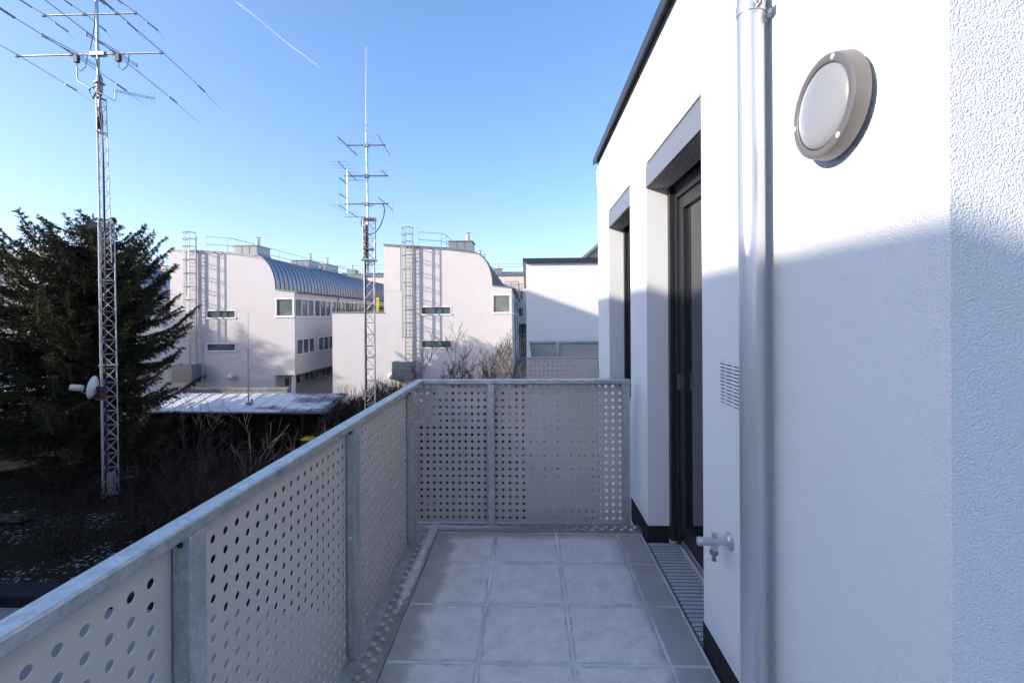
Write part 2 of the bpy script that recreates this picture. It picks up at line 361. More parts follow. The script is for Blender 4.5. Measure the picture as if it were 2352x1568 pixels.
# --- railing
rail = thing('balcony_railing', 'galvanised balcony railing with perforated warm grey panels around the slabs', 'railing')
XO, XI, YO, YI, ZR = -.772, -.722, 3.292, 3.242, 1.012
r = MB()
pts = [(XO, -1.5), (XO, YO), (.712, YO), (.712, YI), (XI, YI), (XI, -1.5)]
r.prism(pts, 'z', ZR - .030, ZR)
r.build('top_rail', M_galv, rail, bevel=.0045)
r = MB().prism([(-.772, -1.5), (-.772, 3.290), (.712, 3.290), (.712, 3.2585), (-.7005, 3.2585), (-.7005, -1.5)], 'z', -.005, .009)
r.build('base_rail', M_galv, rail, bevel=.0015)
def post_l(y0, y1):
    p = MB().box(-.7615, XI - .0005, y0, y1, .009, ZR - .0305); o = p.build('post', M_galv, rail, bevel=.003)
    b = MB()
    for z in (.52,): b.lathe((-.748, y0 - .0002, z), (0, -1, 0), [(0, .009), (.004, .009), (.006, .0065), (.009, .006), (.010, 0)], 10)
    b.build('bolt', M_galv, o, smooth=True)
    MB().lathe((-.745, y0 - .0004, .965), (0, -1, 0), [(0, .0075), (.0006, .0075), (.0007, 0)], 12).build('hole_shade', M_black, o)  # black disc painted in for the shade inside a small hole
for y0, y1 in ((-.02, .035), (.985, 1.038), (1.957, 2.016), (2.957, 3.022)): post_l(y0, y1)
for x0, x1 in ((-.273, -.226), (.656, .706)):
    MB().box(x0, x1, YI + .0005, 3.2795, .009, ZR - .0305).build('post', M_galv, rail, bevel=.003)
def perforated(P, u0, u1, z0, z1, uh, zh, rad, th, m, parent, name='perforated_panel', seg=14):
    """sheet with real round holes; P(u,z,d) maps to space"""
    mb = MB()
    uh = sorted(uh); zh = sorted(zh)
    uh = [u for u in uh if u - rad > u0 + .001 and u + rad < u1 - .001]; zh = [z for z in zh if z - rad > z0 + .001 and z + rad < z1 - .001]
    ub = [u0] + [(uh[i] + uh[i + 1]) / 2 for i in range(len(uh) - 1)] + [u1]; zb = [z0] + [(zh[i] + zh[i + 1]) / 2 for i in range(len(zh) - 1)] + [z1]
    for i, u in enumerate(uh):
        for j, z in enumerate(zh):
            a0, a1, b0, b1 = ub[i], ub[i + 1], zb[j], zb[j + 1]
            out = []; inn = []
            for k in range(seg):
                t = 2 * math.pi * k / seg + math.pi / 4; c, s = math.cos(t), math.sin(t)
                inn.append((u + rad * c, z + rad * s))
                tu = ((a1 - u) / c if c > 1e-9 else (a0 - u) / c if c < -1e-9 else 1e9); tz = ((b1 - z) / s if s > 1e-9 else (b0 - z) / s if s < -1e-9 else 1e9)
                q = min(tu, tz); out.append((u + q * c, z + q * s))
            for (cu, cz) in ((a0, b0), (a1, b0), (a1, b1), (a0, b1)):   # snap the nearest outline point onto each corner
                k = min(range(seg), key=lambda k: (out[k][0] - cu) ** 2 + (out[k][1] - cz) ** 2); out[k] = (cu, cz)
            o = len(mb.v); n = seg
            mb.v += [P(*p, 0) for p in out] + [P(*p, 0) for p in inn] + [P(*p, th) for p in inn] + [P(*p, th) for p in out]
            for k in range(n):
                k2 = (k + 1) % n
                mb.f += [(o + k, o + k2, o + n + k2, o + n + k), (o + n + k, o + n + k2, o + 2 * n + k2, o + 2 * n + k), (o + 2 * n + k, o + 2 * n + k2, o + 3 * n + k2, o + 3 * n + k)]
    o = mb.build(name, m, parent, fix=False)
    return o
zrows = [.913 - .0482 * i for i in range(19)]
PL = lambda u, z, d: (-.7635 - d, u, z); PF = lambda u, z, d: (u, 3.282 + d, z)
pit = .0475
for a, b in ((-1.2, .0), (.002, .983), (.9865, 1.9555), (1.9585, 2.9555), (2.9585, 3.279)):
    n0 = math.ceil((a - 1.0057) / pit); perforated(PL, a, b, .012, .985, [1.0057 - .028 + pit * k for k in range(n0 - 1, n0 + 30)], zrows, .0105, .003, M_panel, rail)
zr2 = [.9615] + zrows
perforated(PF, -.7625, -.2505, .012, .986, [-.742 + .0447 * k for k in range(12)], zr2, .0105, .003, M_panel, rail)
perforated(PF, -.2485, .700, .012, .986, [-.2165 + .0478 * k for k in range(20)], zr2, .0105, .003, M_panel, rail)

# --- the house
house = thing('balcony_house', 'white rendered house with two dark glazed openings beside the balcony', 'house')
YN, YF, ZT = .877, 5.05, 3.085
DOOR = (2.085, 3.03, .0, 2.42); WIN = (3.50, 4.392, .85, 2.42)
w = MB(); facade(w, 'x', WX, YN, YF, -6.3, ZT, [(DOOR[0], DOOR[1], 0, 2.42), WIN], .30)
w.quad((WX, YN, -6.3), (7, YN, -6.3), (7, YN, ZT), (WX, YN, ZT)); w.quad((WX, YF, -6.3), (7, YF, -6.3), (7, YF, ZT), (WX, YF, ZT))
w.quad((7, YN, -6.3), (7, YF, -6.3), (7, YF, ZT), (7, YN, ZT)); w.quad((WX, YN, ZT), (7, YN, ZT), (7, YF, ZT), (WX, YF, ZT))
w.build('wall', M_wall, house)
MB().prism([(.772, 5.14), (.772, 5.05), (.80, 5.05), (.80, 5.10)], 'z', 2.86, 3.02).build('corner_bracket', M_wall, house)
# sheet coping
c = MB().prism([(.722, 3.055), (.728, 3.055), (.728, 3.07), (.7695, 3.082), (.7695, 3.09), (1.0, 3.135), (1.0, 3.142), (.722, 3.122)], 'y', .85, 5.075)
c.build('coping', M_cop, house, bevel=.002)
# plinth
MB().box(WX - .004, WX, YN, DOOR[0] - .0005, -.06, .108).build('plinth', M_plinth, house)
MB().prism([(WX - .004, DOOR[1] - .005), (.902, DOOR[1] - .005), (.902, DOOR[1] - .0005), (WX - .0005, DOOR[1] - .0005), (WX - .0005, 3.50), (WX - .004, 3.50)], 'z', -.06, .108).build('plinth', M_plinth, house)
MB().box(WX + .001, .902, DOOR[0] + .0005, DOOR[0] + .005, -.06, .108).build('plinth', M_plinth, house)
def opening(y0, y1, zb, door):
    fr_x = .915
    o = MB()
    bx = MB().box(WX - .004, WX + .012, y0 + .002, y1 - .002, 2.262, 2.385).box(WX - .0015, WX + .012, y0 + .002, y1 - .002, 2.3875, 2.402)
    sb = bx.build('shutter_box', M_fascia, house, bevel=.0015)
    MB().box(WX + .0122, fr_x - .005, y0 + .002, y1 - .002, 2.259, 2.41).build('soffit', M_soffit, sb)
    # guide rails and frame, then a sash set behind it
    z_b = zb + (.03 if door else .0)
    f = MB()
    for a, b in ((y0 + .001, y0 + .045), (y1 - .045, y1 - .001)): f.box(fr_x - .012, fr_x + .018, a, b, z_b, 2.262)
    for a, b in ((y0 + .002, y0 + .075), (y1 - .075, y1 - .002)): f.box(fr_x + .0185, fr_x + .085, a, b, z_b, 2.258)
    f.box(fr_x + .0185, fr_x + .085, y0 + .0752, y1 - .0752, 2.175, 2.258); f.box(fr_x + .055, fr_x + .085, y0 + .0752, y1 - .0752, z_b, z_b + .055)
    d = f.build('door' if door else 'window', M_anth, house, bevel=.003)
    s = MB(); sx = fr_x + .036
    a, b, c0, c1 = y0 + .0756, y1 - .0756, z_b + .0555, 2.1745
    for q in ((a, a + .075), (b - .075, b)): s.box(sx, sx + .06, *q, c0, c1)
    s.box(sx, sx + .06, a + .0752, b - .0752, c0, c0 + .085); s.box(sx, sx + .06, a + .0752, b - .0752, c1 - .075, c1)
    s.build('sash', M_anth, d, bevel=.003)
    MB().box(sx + .02, sx + .03, a + .0754, b - .0754, c0 + .0852, c1 - .0752).build('pane', M_glass, d)
    if door:
        h = MB().box(sx - .022, sx - .0, b - .058, b - .050, .99, 1.09); h.box(sx - .022, sx - .018, b - .058, b - .030, .99, 1.09)
        h.build('handle', M_chrome, d, bevel=.001)
        MB().tube([(fr_x + .048, y0 + .09, .045), (fr_x + .048, y1 - .10, .045)], .019, 12).build('sill', M_alu, d, smooth=True)
    else:
        MB().box(WX - .02, fr_x + .02, y0 + .002, y1 - .002, zb - .0, zb + .018).build('sill', M_anth, d)
opening(DOOR[0], DOOR[1], 0, True); opening(WIN[0], WIN[1], WIN[2], False)
MB().box(1.10, 1.12, 2.0, 4.5, 0, 2.5).build('dark_room_sheet', M_anth, house)  # dark sheet standing for the unlit room behind the glazing
base(house, (WX, YN, -6.3)); base(rail, (-.75, 1, 0))
# --- channel grating at the door and the drip channel along the wall
gr = MB(); ga, gb, gx0, gx1 = 2.14, 3.11, .7565, .872
ga2 = DOOR[0] + .006
gx1 = .872
gt = thing('drain_grating', 'galvanised mesh grating over the drain channel below the dark door', 'grating')
gx0 = .757; gx1 = .940; y0, y1 = 2.10, 3.022
M_galv_d = galv('dull_galvanised_grating', (.17, .21, .22), (.26, .30, .31), .5, 30)
gm = MB()
for k in range(int((gx1 - gx0) / .011)):
    x = gx0 + .006 + k * .011; gm.box(x - .0011, x + .0011, y0, y1, -.012, .003)
for k in range(int((y1 - y0) / .033)):
    y = y0 + .016 + k * .033; gm.box(gx0, gx1, y - .0018, y + .0018, -.012, .0022)
gm.build('mesh', M_galv_d, gt)
fm = MB().box(gx0 - .003, gx0 + .001, y0 - .003, y1, -.026, .005).box(gx1 - .001, gx1 + .003, y0 - .003, y1, -.026, .005).box(gx0 + .0012, gx1 - .0012, y0 - .003, y0 + .0005, -.026, .005)
fm.build('frame', M_galv, gt)
MB().box(gx0 - .002, .99, y0 - .01, y1 + .002, -.09, -.058).build('channel', M_plinth, gt)
base(gt, (.81, 2.6, -.09))
dc = MB().box(.7535, .7655, YN, 2.095, -.03, -.012); tag(dc.build('drip_channel', M_cop), 'narrow dark drip channel between floor slabs and wall plinth', 'drain channel')

# --- downpipe
dp = thing('downpipe', 'tall bright metal rainwater downpipe clamped to the white wall', 'downpipe')
px_, py_ = .711, 1.503
MB().lathe((px_, py_, -6.2), (0, 0, 1), [(0, .039), (9.28, .039)], 40).build('pipe', M_steel, dp, smooth=True)
for z in (2.405, -.9):
    cl = MB().lathe((px_, py_, z - .016), (0, 0, 1), [(0, .0392), (0, .0418), (.004, .043), (.009, .0418), (.023, .0418), (.028, .043), (.032, .0418), (.032, .0392)], 40)
    cl.box(px_ - .004, px_ + .0, py_ - .064, py_ - .041, z - .015, z + .015).box(px_ + .004, px_ + .008, py_ - .064, py_ - .041, z - .015, z + .015)
    cb = cl.build('clamp', M_steel, dp, smooth=True)
    MB().tube([(px_ - .014, py_ - .054, z), (px_ + .02, py_ - .054, z)], .0045, 10).lathe((px_ - .0045, py_ - .054, z), (-1, 0, 0), [(0, .009), (.005, .009), (.006, .005), (.006, 0)], 6).build('screw', M_chrome, cb)
    sf = MB().tube([(px_ + .04, py_, z - .012), (WX, py_, z - .012)], .006, 10).lathe((WX, py_, z - .012), (-1, 0, 0), [(0, .02), (.003, .02), (.008, .014), (.012, .0125), (.012, .006)], 20)
    sf.build('standoff', M_steel, cb, smooth=True)
base(dp, (px_, py_, -6.2))

# --- round wall lamp
lp = thing('wall_lamp', 'round taupe metal bulkhead lamp with frosted lens on the white wall', 'lamp')
LC = (WX, 1.168, 1.953); ax = (-1, 0, 0)
MB().lathe(LC, ax, [(0, .098), (.0155, .098)], 64).build('back_plate', M_lampring, lp, smooth=True)
MB().lathe(LC, ax, [(.0152, .095), (.0152, .122), (.018, .1240), (.044, .1210), (.049, .119), (.0505, .115), (.0515, .1020), (.0495, .0992), (.045, .0986), (.03, .0982)], 72).build('ring', M_lampring, lp, smooth=True)
lm = mat('frosted_lens', (.82, .82, .8), .22, 0, .5); n_, l_, b_ = nodes(lm)
b_.inputs['Coat Weight'].default_value = .5; b_.inputs['Coat Roughness'].default_value = .12; b_.inputs['Subsurface Weight'].default_value = 0
tc = n_.new('ShaderNodeTexCoord'); vv = n_.new('ShaderNodeTexVoronoi'); vv.inputs['Scale'].default_value = 380; vv.inputs['Randomness'].default_value = 0
l_.new(tc.outputs['Object'], vv.inputs['Vector']); bp = n_.new('ShaderNodeBump'); bp.inputs['Strength'].default_value = .35; bp.inputs['Distance'].default_value = .001
l_.new(vv.outputs['Distance'], bp.inputs['Height']); l_.new(bp.outputs['Normal'], b_.inputs['Normal'])
b_.inputs['Base Color'].default_value = (.25, .255, .265, 1)
MB().lathe(LC, ax, [(.0440, .0982), (.0480, .0970), (.0515, .0925), (.0550, .082), (.0585, .058), (.0605, .035), (.0615, .015), (.0618, 0)], 64).build('lens', lm, lp, smooth=True)
for a in (-65, 55, 175):
    y = LC[1] + .1100 * math.cos(R_(a + 180)); z = LC[2] + .1100 * math.sin(R_(a + 180))
    q = MB().lathe((WX - .0506, y, z), ax, [(0, .0065), (.0014, .0065), (.0016, .005), (.0006, .0046), (.0006, 0)], 20).build('screw', M_white, lp, smooth=True)
base(lp, LC)

# --- outdoor tap
tp = thing('garden_tap', 'satin steel garden tap with grey hose connector on the white wall', 'tap')
ty, tz = 1.812, .590
MB().lathe((WX, ty, tz), ax, [(0, .034), (.002, .034), (.004, .031), (.006, .024), (.011, .020), (.014, .0165), (.016, .0165), (.016, .0145), (.030, .0145)], 40).build('flange', M_steel, tp, smooth=True)
MB().lathe((WX, ty, tz), ax, [(.0302, .0140), (.081, .0140), (.0815, .0130)], 32).lathe((WX - .060, ty, tz), (0, 0, -1), [(.006, .0150), (.022, .0150), (.027, .0130), (.034, .0125), (.034, 0)], 32).build('body', M_steel, tp, smooth=True)
MB().lathe((WX, ty, tz), ax, [(.0822, .0130), (.083, .0155), (.119, .0165), (.1235, .0150), (.1235, .006), (.121, .0055), (.121, 0)], 28).build('handle', M_steel, tp, smooth=True)
MB().lathe((WX - .060, ty, tz), (0, 0, 1), [(.011, .0085), (.026, .0085), (.0275, .0105), (.031, .0105), (.032, .0095), (.032, 0)], 28).build('valve_button', M_chrome, tp, smooth=True)
hc = MB().lathe((WX - .062, ty, tz), (0, 0, -1), [(.0345, .0115), (.0355, .0145), (.049, .0145), (.051, .0100), (.056, .0078), (.070, .0072), (.071, .0080), (.074, .0080), (.074, .004)], 24)
for k in range(16):
    a = 2 * math.pi * k / 16; hc.tube([(WX - .062 + .0146 * math.cos(a), ty + .0146 * math.sin(a), tz - .037), (WX - .062 + .0146 * math.cos(a), ty + .0146 * math.sin(a), tz - .048)], .0012, 5)
hc.build('hose_connector', M_plastic, tp, smooth=True)
MB().lathe((WX - .062, ty, tz), (0, 0, -1), [(.0655, .0074), (.066, .0084), (.068, .0084), (.0685, .0074)], 20).build('seal', M_black, tp, smooth=True)
base(tp, (WX, ty, tz))

# --- vent grille let into the plaster
vg = thing('vent_grille', 'white painted wall vent grille half hidden behind the downpipe', 'vent')
v = MB(); va, vb, vz0, vz1 = 1.685, 1.889, 1.107, 1.270
nsl = 12; pz = .0136
MB().box(WX - .0008, WX - .0004, va, vb, vz0, vz1).build('slot_shade', M_black, vg)  # black sheet in place of the shade inside the vent slots
for k in range(nsl + 1):
    zt = vz1 - .0005 - k * pz; rr = random.uniform(-.0006, .0006)
    v.prism([(WX - .0010, zt - pz + .0042), (WX - .0045, zt - pz + .0042 + .001), (WX - .0045, zt - .001 + rr), (WX - .0010, zt)], 'y', va, vb)
for y in (va, 1.7105, 1.7735, 1.8365, vb):
    v.box(WX - .0050, WX - .0010, y - .0021, y + .0021, vz0 - .004, vz1)
vo = v.build('louvre', M_wall, vg)
base(vg, (WX, 1.79, vz0))
# ================================================================== ground
gm_ = MB(); N = 40
gv = []
def gz(x, y): return -6.3 + .10 * math.sin(x * .45 + 1) * math.cos(y * .37) + .05 * math.sin(x * 1.3 + y * 1.1)
for i in range(81):
    for j in range(81):
        x = -60 + i * .9; y = 3 + j * .55
        gv.append((x, y, gz(x, y) if (x < 0 and y < 30) else -6.3))
gf = [(i * 81 + j, (i + 1) * 81 + j, (i + 1) * 81 + j + 1, i * 81 + j + 1) for i in range(80) for j in range(80)]
gm_.add(gv, gf)
L = 900
far = [(-L, -L), (L, -L), (L, L), (-L, L)]
gm_.add([(-L, -L, -6.35), (L, -L, -6.35), (L, L, -6.35), (-L, L, -6.35)], [(0, 1, 2, 3)])
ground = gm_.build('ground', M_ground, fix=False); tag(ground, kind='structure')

# ================================================================== the row of barrel roofed wings
YB = 33.0
PROF = [(-9.05, 6.36), (-7.0, 6.215), (-4.5, 6.05), (-2.78, 5.81)]
ARC = []
for k in range(1, 13):                                    # from the ridge down to the eave: an almost quarter ellipse
    t = k / 12 * math.pi / 2; ARC.append((-2.78 + (2.78 - 1.36) * math.sin(t), 3.44 + (5.81 - 3.44) * math.cos(t)))
LEN = 31.0
ZG = -6.3
def make_wing():
    root = thing('barrel_roof_wing', 'x', 'building', group='row of barrel roofed rose buildings')
    X0 = -16.5; Y0 = YB; dz = .02
    P = lambda x, z: (x + X0, z + dz)
    front = MB()
    # front wall: polygon strips between profile and floor, with holes for the two slit windows and the corner window
    tops = PROF + ARC
    holes = [(-6.43, -4.26, 1.37, 2.0), (-6.43, -4.26, -.99, -.37)]
    outline = [(-9.05, ZG)] + tops + [(-1.36, 3.44), (0, 3.29)]
    def top_z(x):
        pts = tops + [(-1.359, 3.43), (0, 3.29)]
        for (a, za), (b, zb) in zip(pts, pts[1:]):
            if a <= x <= b: return za + (zb - za) * ((x - a) / (b - a) if b > a else 0)
        return 3.29
    def ztop(x, right): return top_z(x + (1e-4 if right else -1e-4))
    xs_ = sorted({-9.05, *[p[0] for p in tops], -6.43, -4.26, -1.42, -1.41, 0})
    for a, b in zip(xs_, xs_[1:]):
        m_ = (a + b) / 2; bot = ZG if m_ < -1.42 else -2.67
        cuts = [bot]
        if -6.43 < m_ < -4.26: cuts += [-.99, None, -.37, 1.37, None, 2.0]
        if m_ > -1.41: cuts += [1.43, None, 2.83]
        prev = bot; i = 1; za, zb_ = ztop(a, True), ztop(b, False)
        segs = []; cur = bot
        hs = [(-.99, -.37), (1.37, 2.0)] if -6.43 < m_ < -4.26 else [(1.43, 2.83)] if m_ > -1.41 else []
        for h in hs: segs.append((cur, h[0])); cur = h[1]
        for c0, c1 in segs: front.quad((a + X0, Y0, c0 + dz), (b + X0, Y0, c0 + dz), (b + X0, Y0, c1 + dz), (a + X0, Y0, c1 + dz))
        front.quad((a + X0, Y0, cur + dz), (b + X0, Y0, cur + dz), (b + X0, Y0, zb_ + dz), (a + X0, Y0, za + dz))
    for a, b, c, d in holes:
        for p, q in (((a, c), (b, c)), ((b, c), (b, d)), ((b, d), (a, d)), ((a, d), (a, c))):
            front.quad((p[0] + X0, Y0, p[1] + dz), (q[0] + X0, Y0, q[1] + dz), (q[0] + X0, Y0 + .16, q[1] + dz), (p[0] + X0, Y0 + .16, p[1] + dz))
    # side wall (x = X0): upper band, under the windows, lower windows
    lows = []
    y = .28
    while y < LEN - 3: lows.append((Y0 + y, Y0 + y + 2.92, -1.27, -.10)); y += 3.54
    facade(front, 'x', X0, Y0, Y0 + LEN, -2.65, 3.31, [(Y0 + .0, Y0 + LEN, 1.45, 2.85)][0:0] + lows + [(Y0 + .001, Y0 + LEN - .3, 1.45, 2.85)], -.16)
    front.quad((X0 - 9.05, Y0, ZG), (X0 - 9.05, Y0 + LEN, ZG), (X0 - 9.05, Y0 + LEN, 6.38), (X0 - 9.05, Y0, 6.38))
    front.quad((X0, Y0, -2.65), (X0 - 1.42, Y0, -2.65), (X0 - 1.42, Y0 + LEN, -2.65), (X0, Y0 + LEN, -2.65))
    lowh = [(Y0 + 1.2 + 3.2 * k, Y0 + 3.9 + 3.2 * k, -3.75, -3.0) for k in range(8)]
    facade(front, 'x', X0 - 1.42, Y0, Y0 + LEN, ZG, -2.65, lowh, -.12)
    front.quad((X0 - 1.42, Y0, ZG), (X0 - 1.42, Y0 + .001, ZG), (X0 - 1.42, Y0 + .001, -2.65), (X0 - 1.42, Y0, -2.65))
    front.quad((X0 - 9.05, Y0 + LEN, ZG), (X0, Y0 + LEN, ZG), (X0, Y0 + LEN, 3.3), (X0 - 9.05, Y0 + LEN, 6.3))
    front.build('wall', M_pink, root)
    MB().box(X0 - 9.05, X0 - 7.86, Y0 - .02, Y0 - .001, 3.12, 6.18).build('plaster_patch', M_pink2, root)
    # column, recess
    MB().lathe((X0 - .27, Y0 + .35, ZG), (0, 0, 1), [(0, .14), (3.645, .14)], 16).build('column', M_white, root, smooth=True)
    # roof: barrel sheet with standing seams
    rf = MB()
    poly = [(x + X0, z + dz + .02) for x, z in PROF + ARC]
    ya, yb = Y0 - .06, Y0 + LEN
    n = len(poly)
    vs = [(x, ya, z) for x, z in poly] + [(x, yb, z) for x, z in poly] + [(x + .02, ya, z - .10) for x, z in poly]
    rf.add(vs, [(i, i + 1, n + i + 1, n + i) for i in range(n - 1)] + [(i, 2 * n + i, 2 * n + i + 1, i + 1) for i in range(n - 1)])
    k = 0
    while k * .62 < LEN:
        y_ = Y0 + .05 + k * .62
        for (x0, z0), (x1, z1) in zip(poly, poly[1:]):
            nx, nz = (z0 - z1), (x1 - x0); q = math.hypot(nx, nz); nx, nz = nx / q * .045, nz / q * .045
            if nz < 0 and nx < 0: nx, nz = -nx, -nz
            rf.quad((x0, y_, z0), (x1, y_, z1), (x1 + nx, y_, z1 + nz), (x0 + nx, y_, z0 + nz))
            rf.quad((x0, y_ + .03, z0), (x1, y_ + .03, z1), (x1 + nx, y_ + .03, z1 + nz), (x0 + nx, y_ + .03, z0 + nz))
            rf.quad((x0 + nx, y_, z0 + nz), (x1 + nx, y_, z1 + nz), (x1 + nx, y_ + .03, z1 + nz), (x0 + nx, y_ + .03, z0 + nz))
        k += 1
    # eave sheet
    a, b = (X0 - 1.36, 3.46 + dz), (X0 + .12, 3.30 + dz)
    rf.add([(a[0], ya, a[1]), (b[0], ya, b[1]), (b[0], yb, b[1]), (a[0], yb, a[1]), (a[0], ya, a[1] - .07), (b[0], ya, b[1] - .07)], [(0, 1, 2, 3), (0, 4, 5, 1)])
    roof = rf.build('roof', M_zinc, root)
    gu = MB()
    prof = [(X0 + .12 + .075 * math.cos(t), 3.29 + dz - .075 + .075 * math.sin(t)) for t in [math.pi * i / 8 + math.pi for i in range(9)]]
    vs = [(x + .06, ya, z + .06) for x, z in prof] + [(x + .06, yb, z + .06) for x, z in prof]
    gu.add(vs, [(i, i + 1, 9 + i + 1, 9 + i) for i in range(8)] + [tuple(range(9))])
    g_ = gu.build('gutter', M_zinc, roof, smooth=True)
    for yd in (7.5, 16.5):
        MB().tube([(X0 + .16, Y0 + yd, 3.2), (X0 + .16, Y0 + yd, 3.02), (X0 + .06, Y0 + yd + .0, 2.75), (X0 + .06, Y0 + yd, -2.6)], .05, 8).build('downpipe', M_zinc, root, smooth=True)
    # corner window + window band
    def window(parent, P3, u0, u1, z0, z1, bars, glass, fw=.07, frame_proud=-.02, pane_in=.06):
        f = MB()
        def bx(ua, ub, za, zb, d0, d1):
            p = [P3(ua, za, d0), P3(ub, zb, d1)]; f.box(min(p[0][0], p[1][0]), max(p[0][0], p[1][0]), min(p[0][1], p[1][1]), max(p[0][1], p[1][1]), min(p[0][2], p[1][2]), max(p[0][2], p[1][2]))
        bx(u0 - .03, u1 + .03, z0, z0 + fw * 1.3, frame_proud - .04, pane_in + .04); bx(u0, u1, z1 - fw, z1, frame_proud, pane_in + .03)
        cols_ = [u0] + bars + [u1]
        bx(u0, u0 + fw, z0 + fw * 1.3, z1 - fw, frame_proud, pane_in + .03); bx(u1 - fw, u1, z0 + fw * 1.3, z1 - fw, frame_proud, pane_in + .03)
        for q in bars: bx(q - fw / 2, q + fw / 2, z0 + fw * 1.3, z1 - fw, frame_proud, pane_in + .03)
        o = f.build('window', M_white, parent)
        p = MB(); p.quad(P3(u0, z0, pane_in), P3(u1, z0, pane_in), P3(u1, z1, pane_in), P3(u0, z1, pane_in)); p.build('pane', glass, o)
        return o
    FR = lambda u, z, d: (u + X0, Y0 + d, z + dz); SD = lambda u, z, d: (X0 - d, u, z)
    window(root, FR, -6.43, -4.26, 1.37, 2.0, [], M_glass_d); window(root, FR, -6.43, -4.26, -.99, -.37, [], M_glass_d)
    window(root, FR, -1.40, -.02, 1.43, 2.83, [], M_glass_l, .11)
    yy = Y0 + .02; i = 0
    while yy < Y0 + LEN - 3.2:
        window(root, SD, yy, yy + 3.1, 1.45, 2.85, [yy + 1.05, yy + 2.08], [M_glass_l, M_glass_d][i % 2], .08); yy += 3.12; i += 1
    for (a, b, c, d) in lows: window(root, SD, a, b, c, d, [a + 1.0, a + 1.95], M_glass_d, .07)
    for (a, b, c, d) in lowh: window(root, lambda u, z, d_: (X0 - 1.42 - d_, u, z), a, b, c, d, [a + .9, a + 1.8], M_glass_d, .06)
    # ridge boxes with flues
    def ridge_box(xa, xb, ya_, yb_, zt, flues):
        q = MB(); zl = 5.6
        q.prism([(xa, zl), (xb + .25, 5.55), (xb + .08, 5.95), (xb, 6.12), (xb, zt), (xa, zt)], 'y', ya_, yb_)
        q.box(xa - .07, xb + .07, ya_ - .07, yb_ + .07, zt, zt + .06)
        for s_ in range(1, 3): q.box(xa + (xb - xa) * s_ / 3 - .015, xa + (xb - xa) * s_ / 3 + .015, ya_ - .02, ya_, 6.0, zt - .001)
        o = q.build('vent_box', M_boxsheet, root)
        for fx, fy in flues:
            MB().lathe((fx, fy, zt + .06), (0, 0, 1), [(0, .15), (.55, .15), (.56, .13), (.56, .02), (.66, .02), (.66, .24), (.68, .24), (.70, 0)], 16).build('flue', M_alu_w, o, smooth=True)
        return o
    ridge_box(X0 - 4.45, X0 - 2.80, Y0 + .15, Y0 + 1.9, 6.60, [(X0 - 3.2, Y0 + 1.0)])
    ridge_box(X0 - 4.3, X0 - 2.75, Y0 + 8.0, Y0 + 10.2, 6.48, [(X0 - 3.15, Y0 + 9.2)])
    b2 = ridge_box(X0 - 4.3, X0 - 2.75, Y0 + 11.6, Y0 + 14.6, 6.55, [(X0 - 3.1, Y0 + 12.7)])
    lv = MB()
    for k in range(5): lv.box(X0 - 3.7, X0 - 3.2, Y0 + 11.53, Y0 + 11.59, 6.15 + k * .05, 6.18 + k * .05)
    lv.build('louvre', M_white, b2)
    ridge_box(X0 - 4.3, X0 - 2.75, Y0 + 22, Y0 + 23.5, 6.5, [(X0 - 3.1, Y0 + 22.8)])
    # ridge railing
    rl = MB(); run = [(-6.6, .25), (-5.0, .25), (-4.75, .9)] + [(-4.75, .9 + 2.0 * k) for k in range(1, 15)]
    for a, b in zip(run, run[1:]):
        za, zb = top_z(a[0]) + dz, top_z(b[0]) + dz
        for h in (1.1, .55): rl.tube([(a[0] + X0, Y0 + a[1], za + h), (b[0] + X0, Y0 + b[1], zb + h)], .022, 5)
    for a in run: rl.tube([(a[0] + X0, Y0 + a[1], top_z(a[0]) + dz - .05), (a[0] + X0, Y0 + a[1], top_z(a[0]) + dz + 1.1)], .022, 5)
    rl.build('roof_railing', M_rail, root)
    cpx = MB()
    for (x0, z0), (x1, z1) in zip(PROF, PROF[1:]): cpx.prism([(x0 + X0, z0 + dz + .02), (x1 + X0, z1 + dz + .02), (x1 + X0, z1 + dz + .08), (x0 + X0, z0 + dz + .08)], 'y', Y0 - .10, Y0 + .2)
    cpx.build('roof_edge', M_zinc, root)
    # caged ladder with its landing box
    ld = MB(); lx0, lx1 = X0 - 7.46, X0 - 6.96; yl = Y0 - .26
    for x in (lx0, lx1): ld.box(x - .02, x + .02, yl - .055, yl + .055, -2.0, 7.3)
    z = -1.9
    while z < 6.4: ld.tube([(lx0, yl, z), (lx1, yl, z)], .024, 5); z += .28
    for z in (-1.2, .4, 2.0, 3.6, 5.2, 6.2):
        for x in (lx0, lx1): ld.tube([(x, yl, z), (x, Y0, z - .05)], .016, 5)
    lad = ld.build('ladder', M_rail, root)
    cg = MB(); cxm = (lx0 + lx1) / 2
    def hoop(z):
        return [(lx0, yl, z)] + [(cxm - .40 * math.cos(t), yl - .30 - .42 * math.sin(t), z) for t in [math.pi * i / 10 for i in range(11)]] + [(lx1, yl, z)]
    zz = [-.1 + .94 * k for k in range(8)] + [7.0, 7.45]
    for z in zz: cg.tube(hoop(z), .030, 5)
    for i in (1, 4, 6, 8, 11):
        h = hoop(0)[i]; cg.tube([(h[0], h[1], -.1), (h[0], h[1], 7.45)], .024, 5)
    cg.build('cage', M_rail, lad)
    lb = MB(); a, b, c, d = X0 - 8.22, X0 - 6.80, Y0 - 1.0, Y0 - .02
    lb.box(a, b, c, c + .04, -2.92, -1.80).box(a, a + .04, c + .0402, d, -2.92, -1.80).box(b - .04, b, c + .0402, d, -2.92, -1.80).box(a + .0402, b - .0402, c + .0402, d, -2.97, -2.90)
    lb.box(a - .03, b + .03, c - .04, c - .001, -2.36, -2.31).box(a - .03, b + .03, c - .04, c - .001, -2.99, -2.925)
    lb.build('landing_box', M_boxsheet, lad)
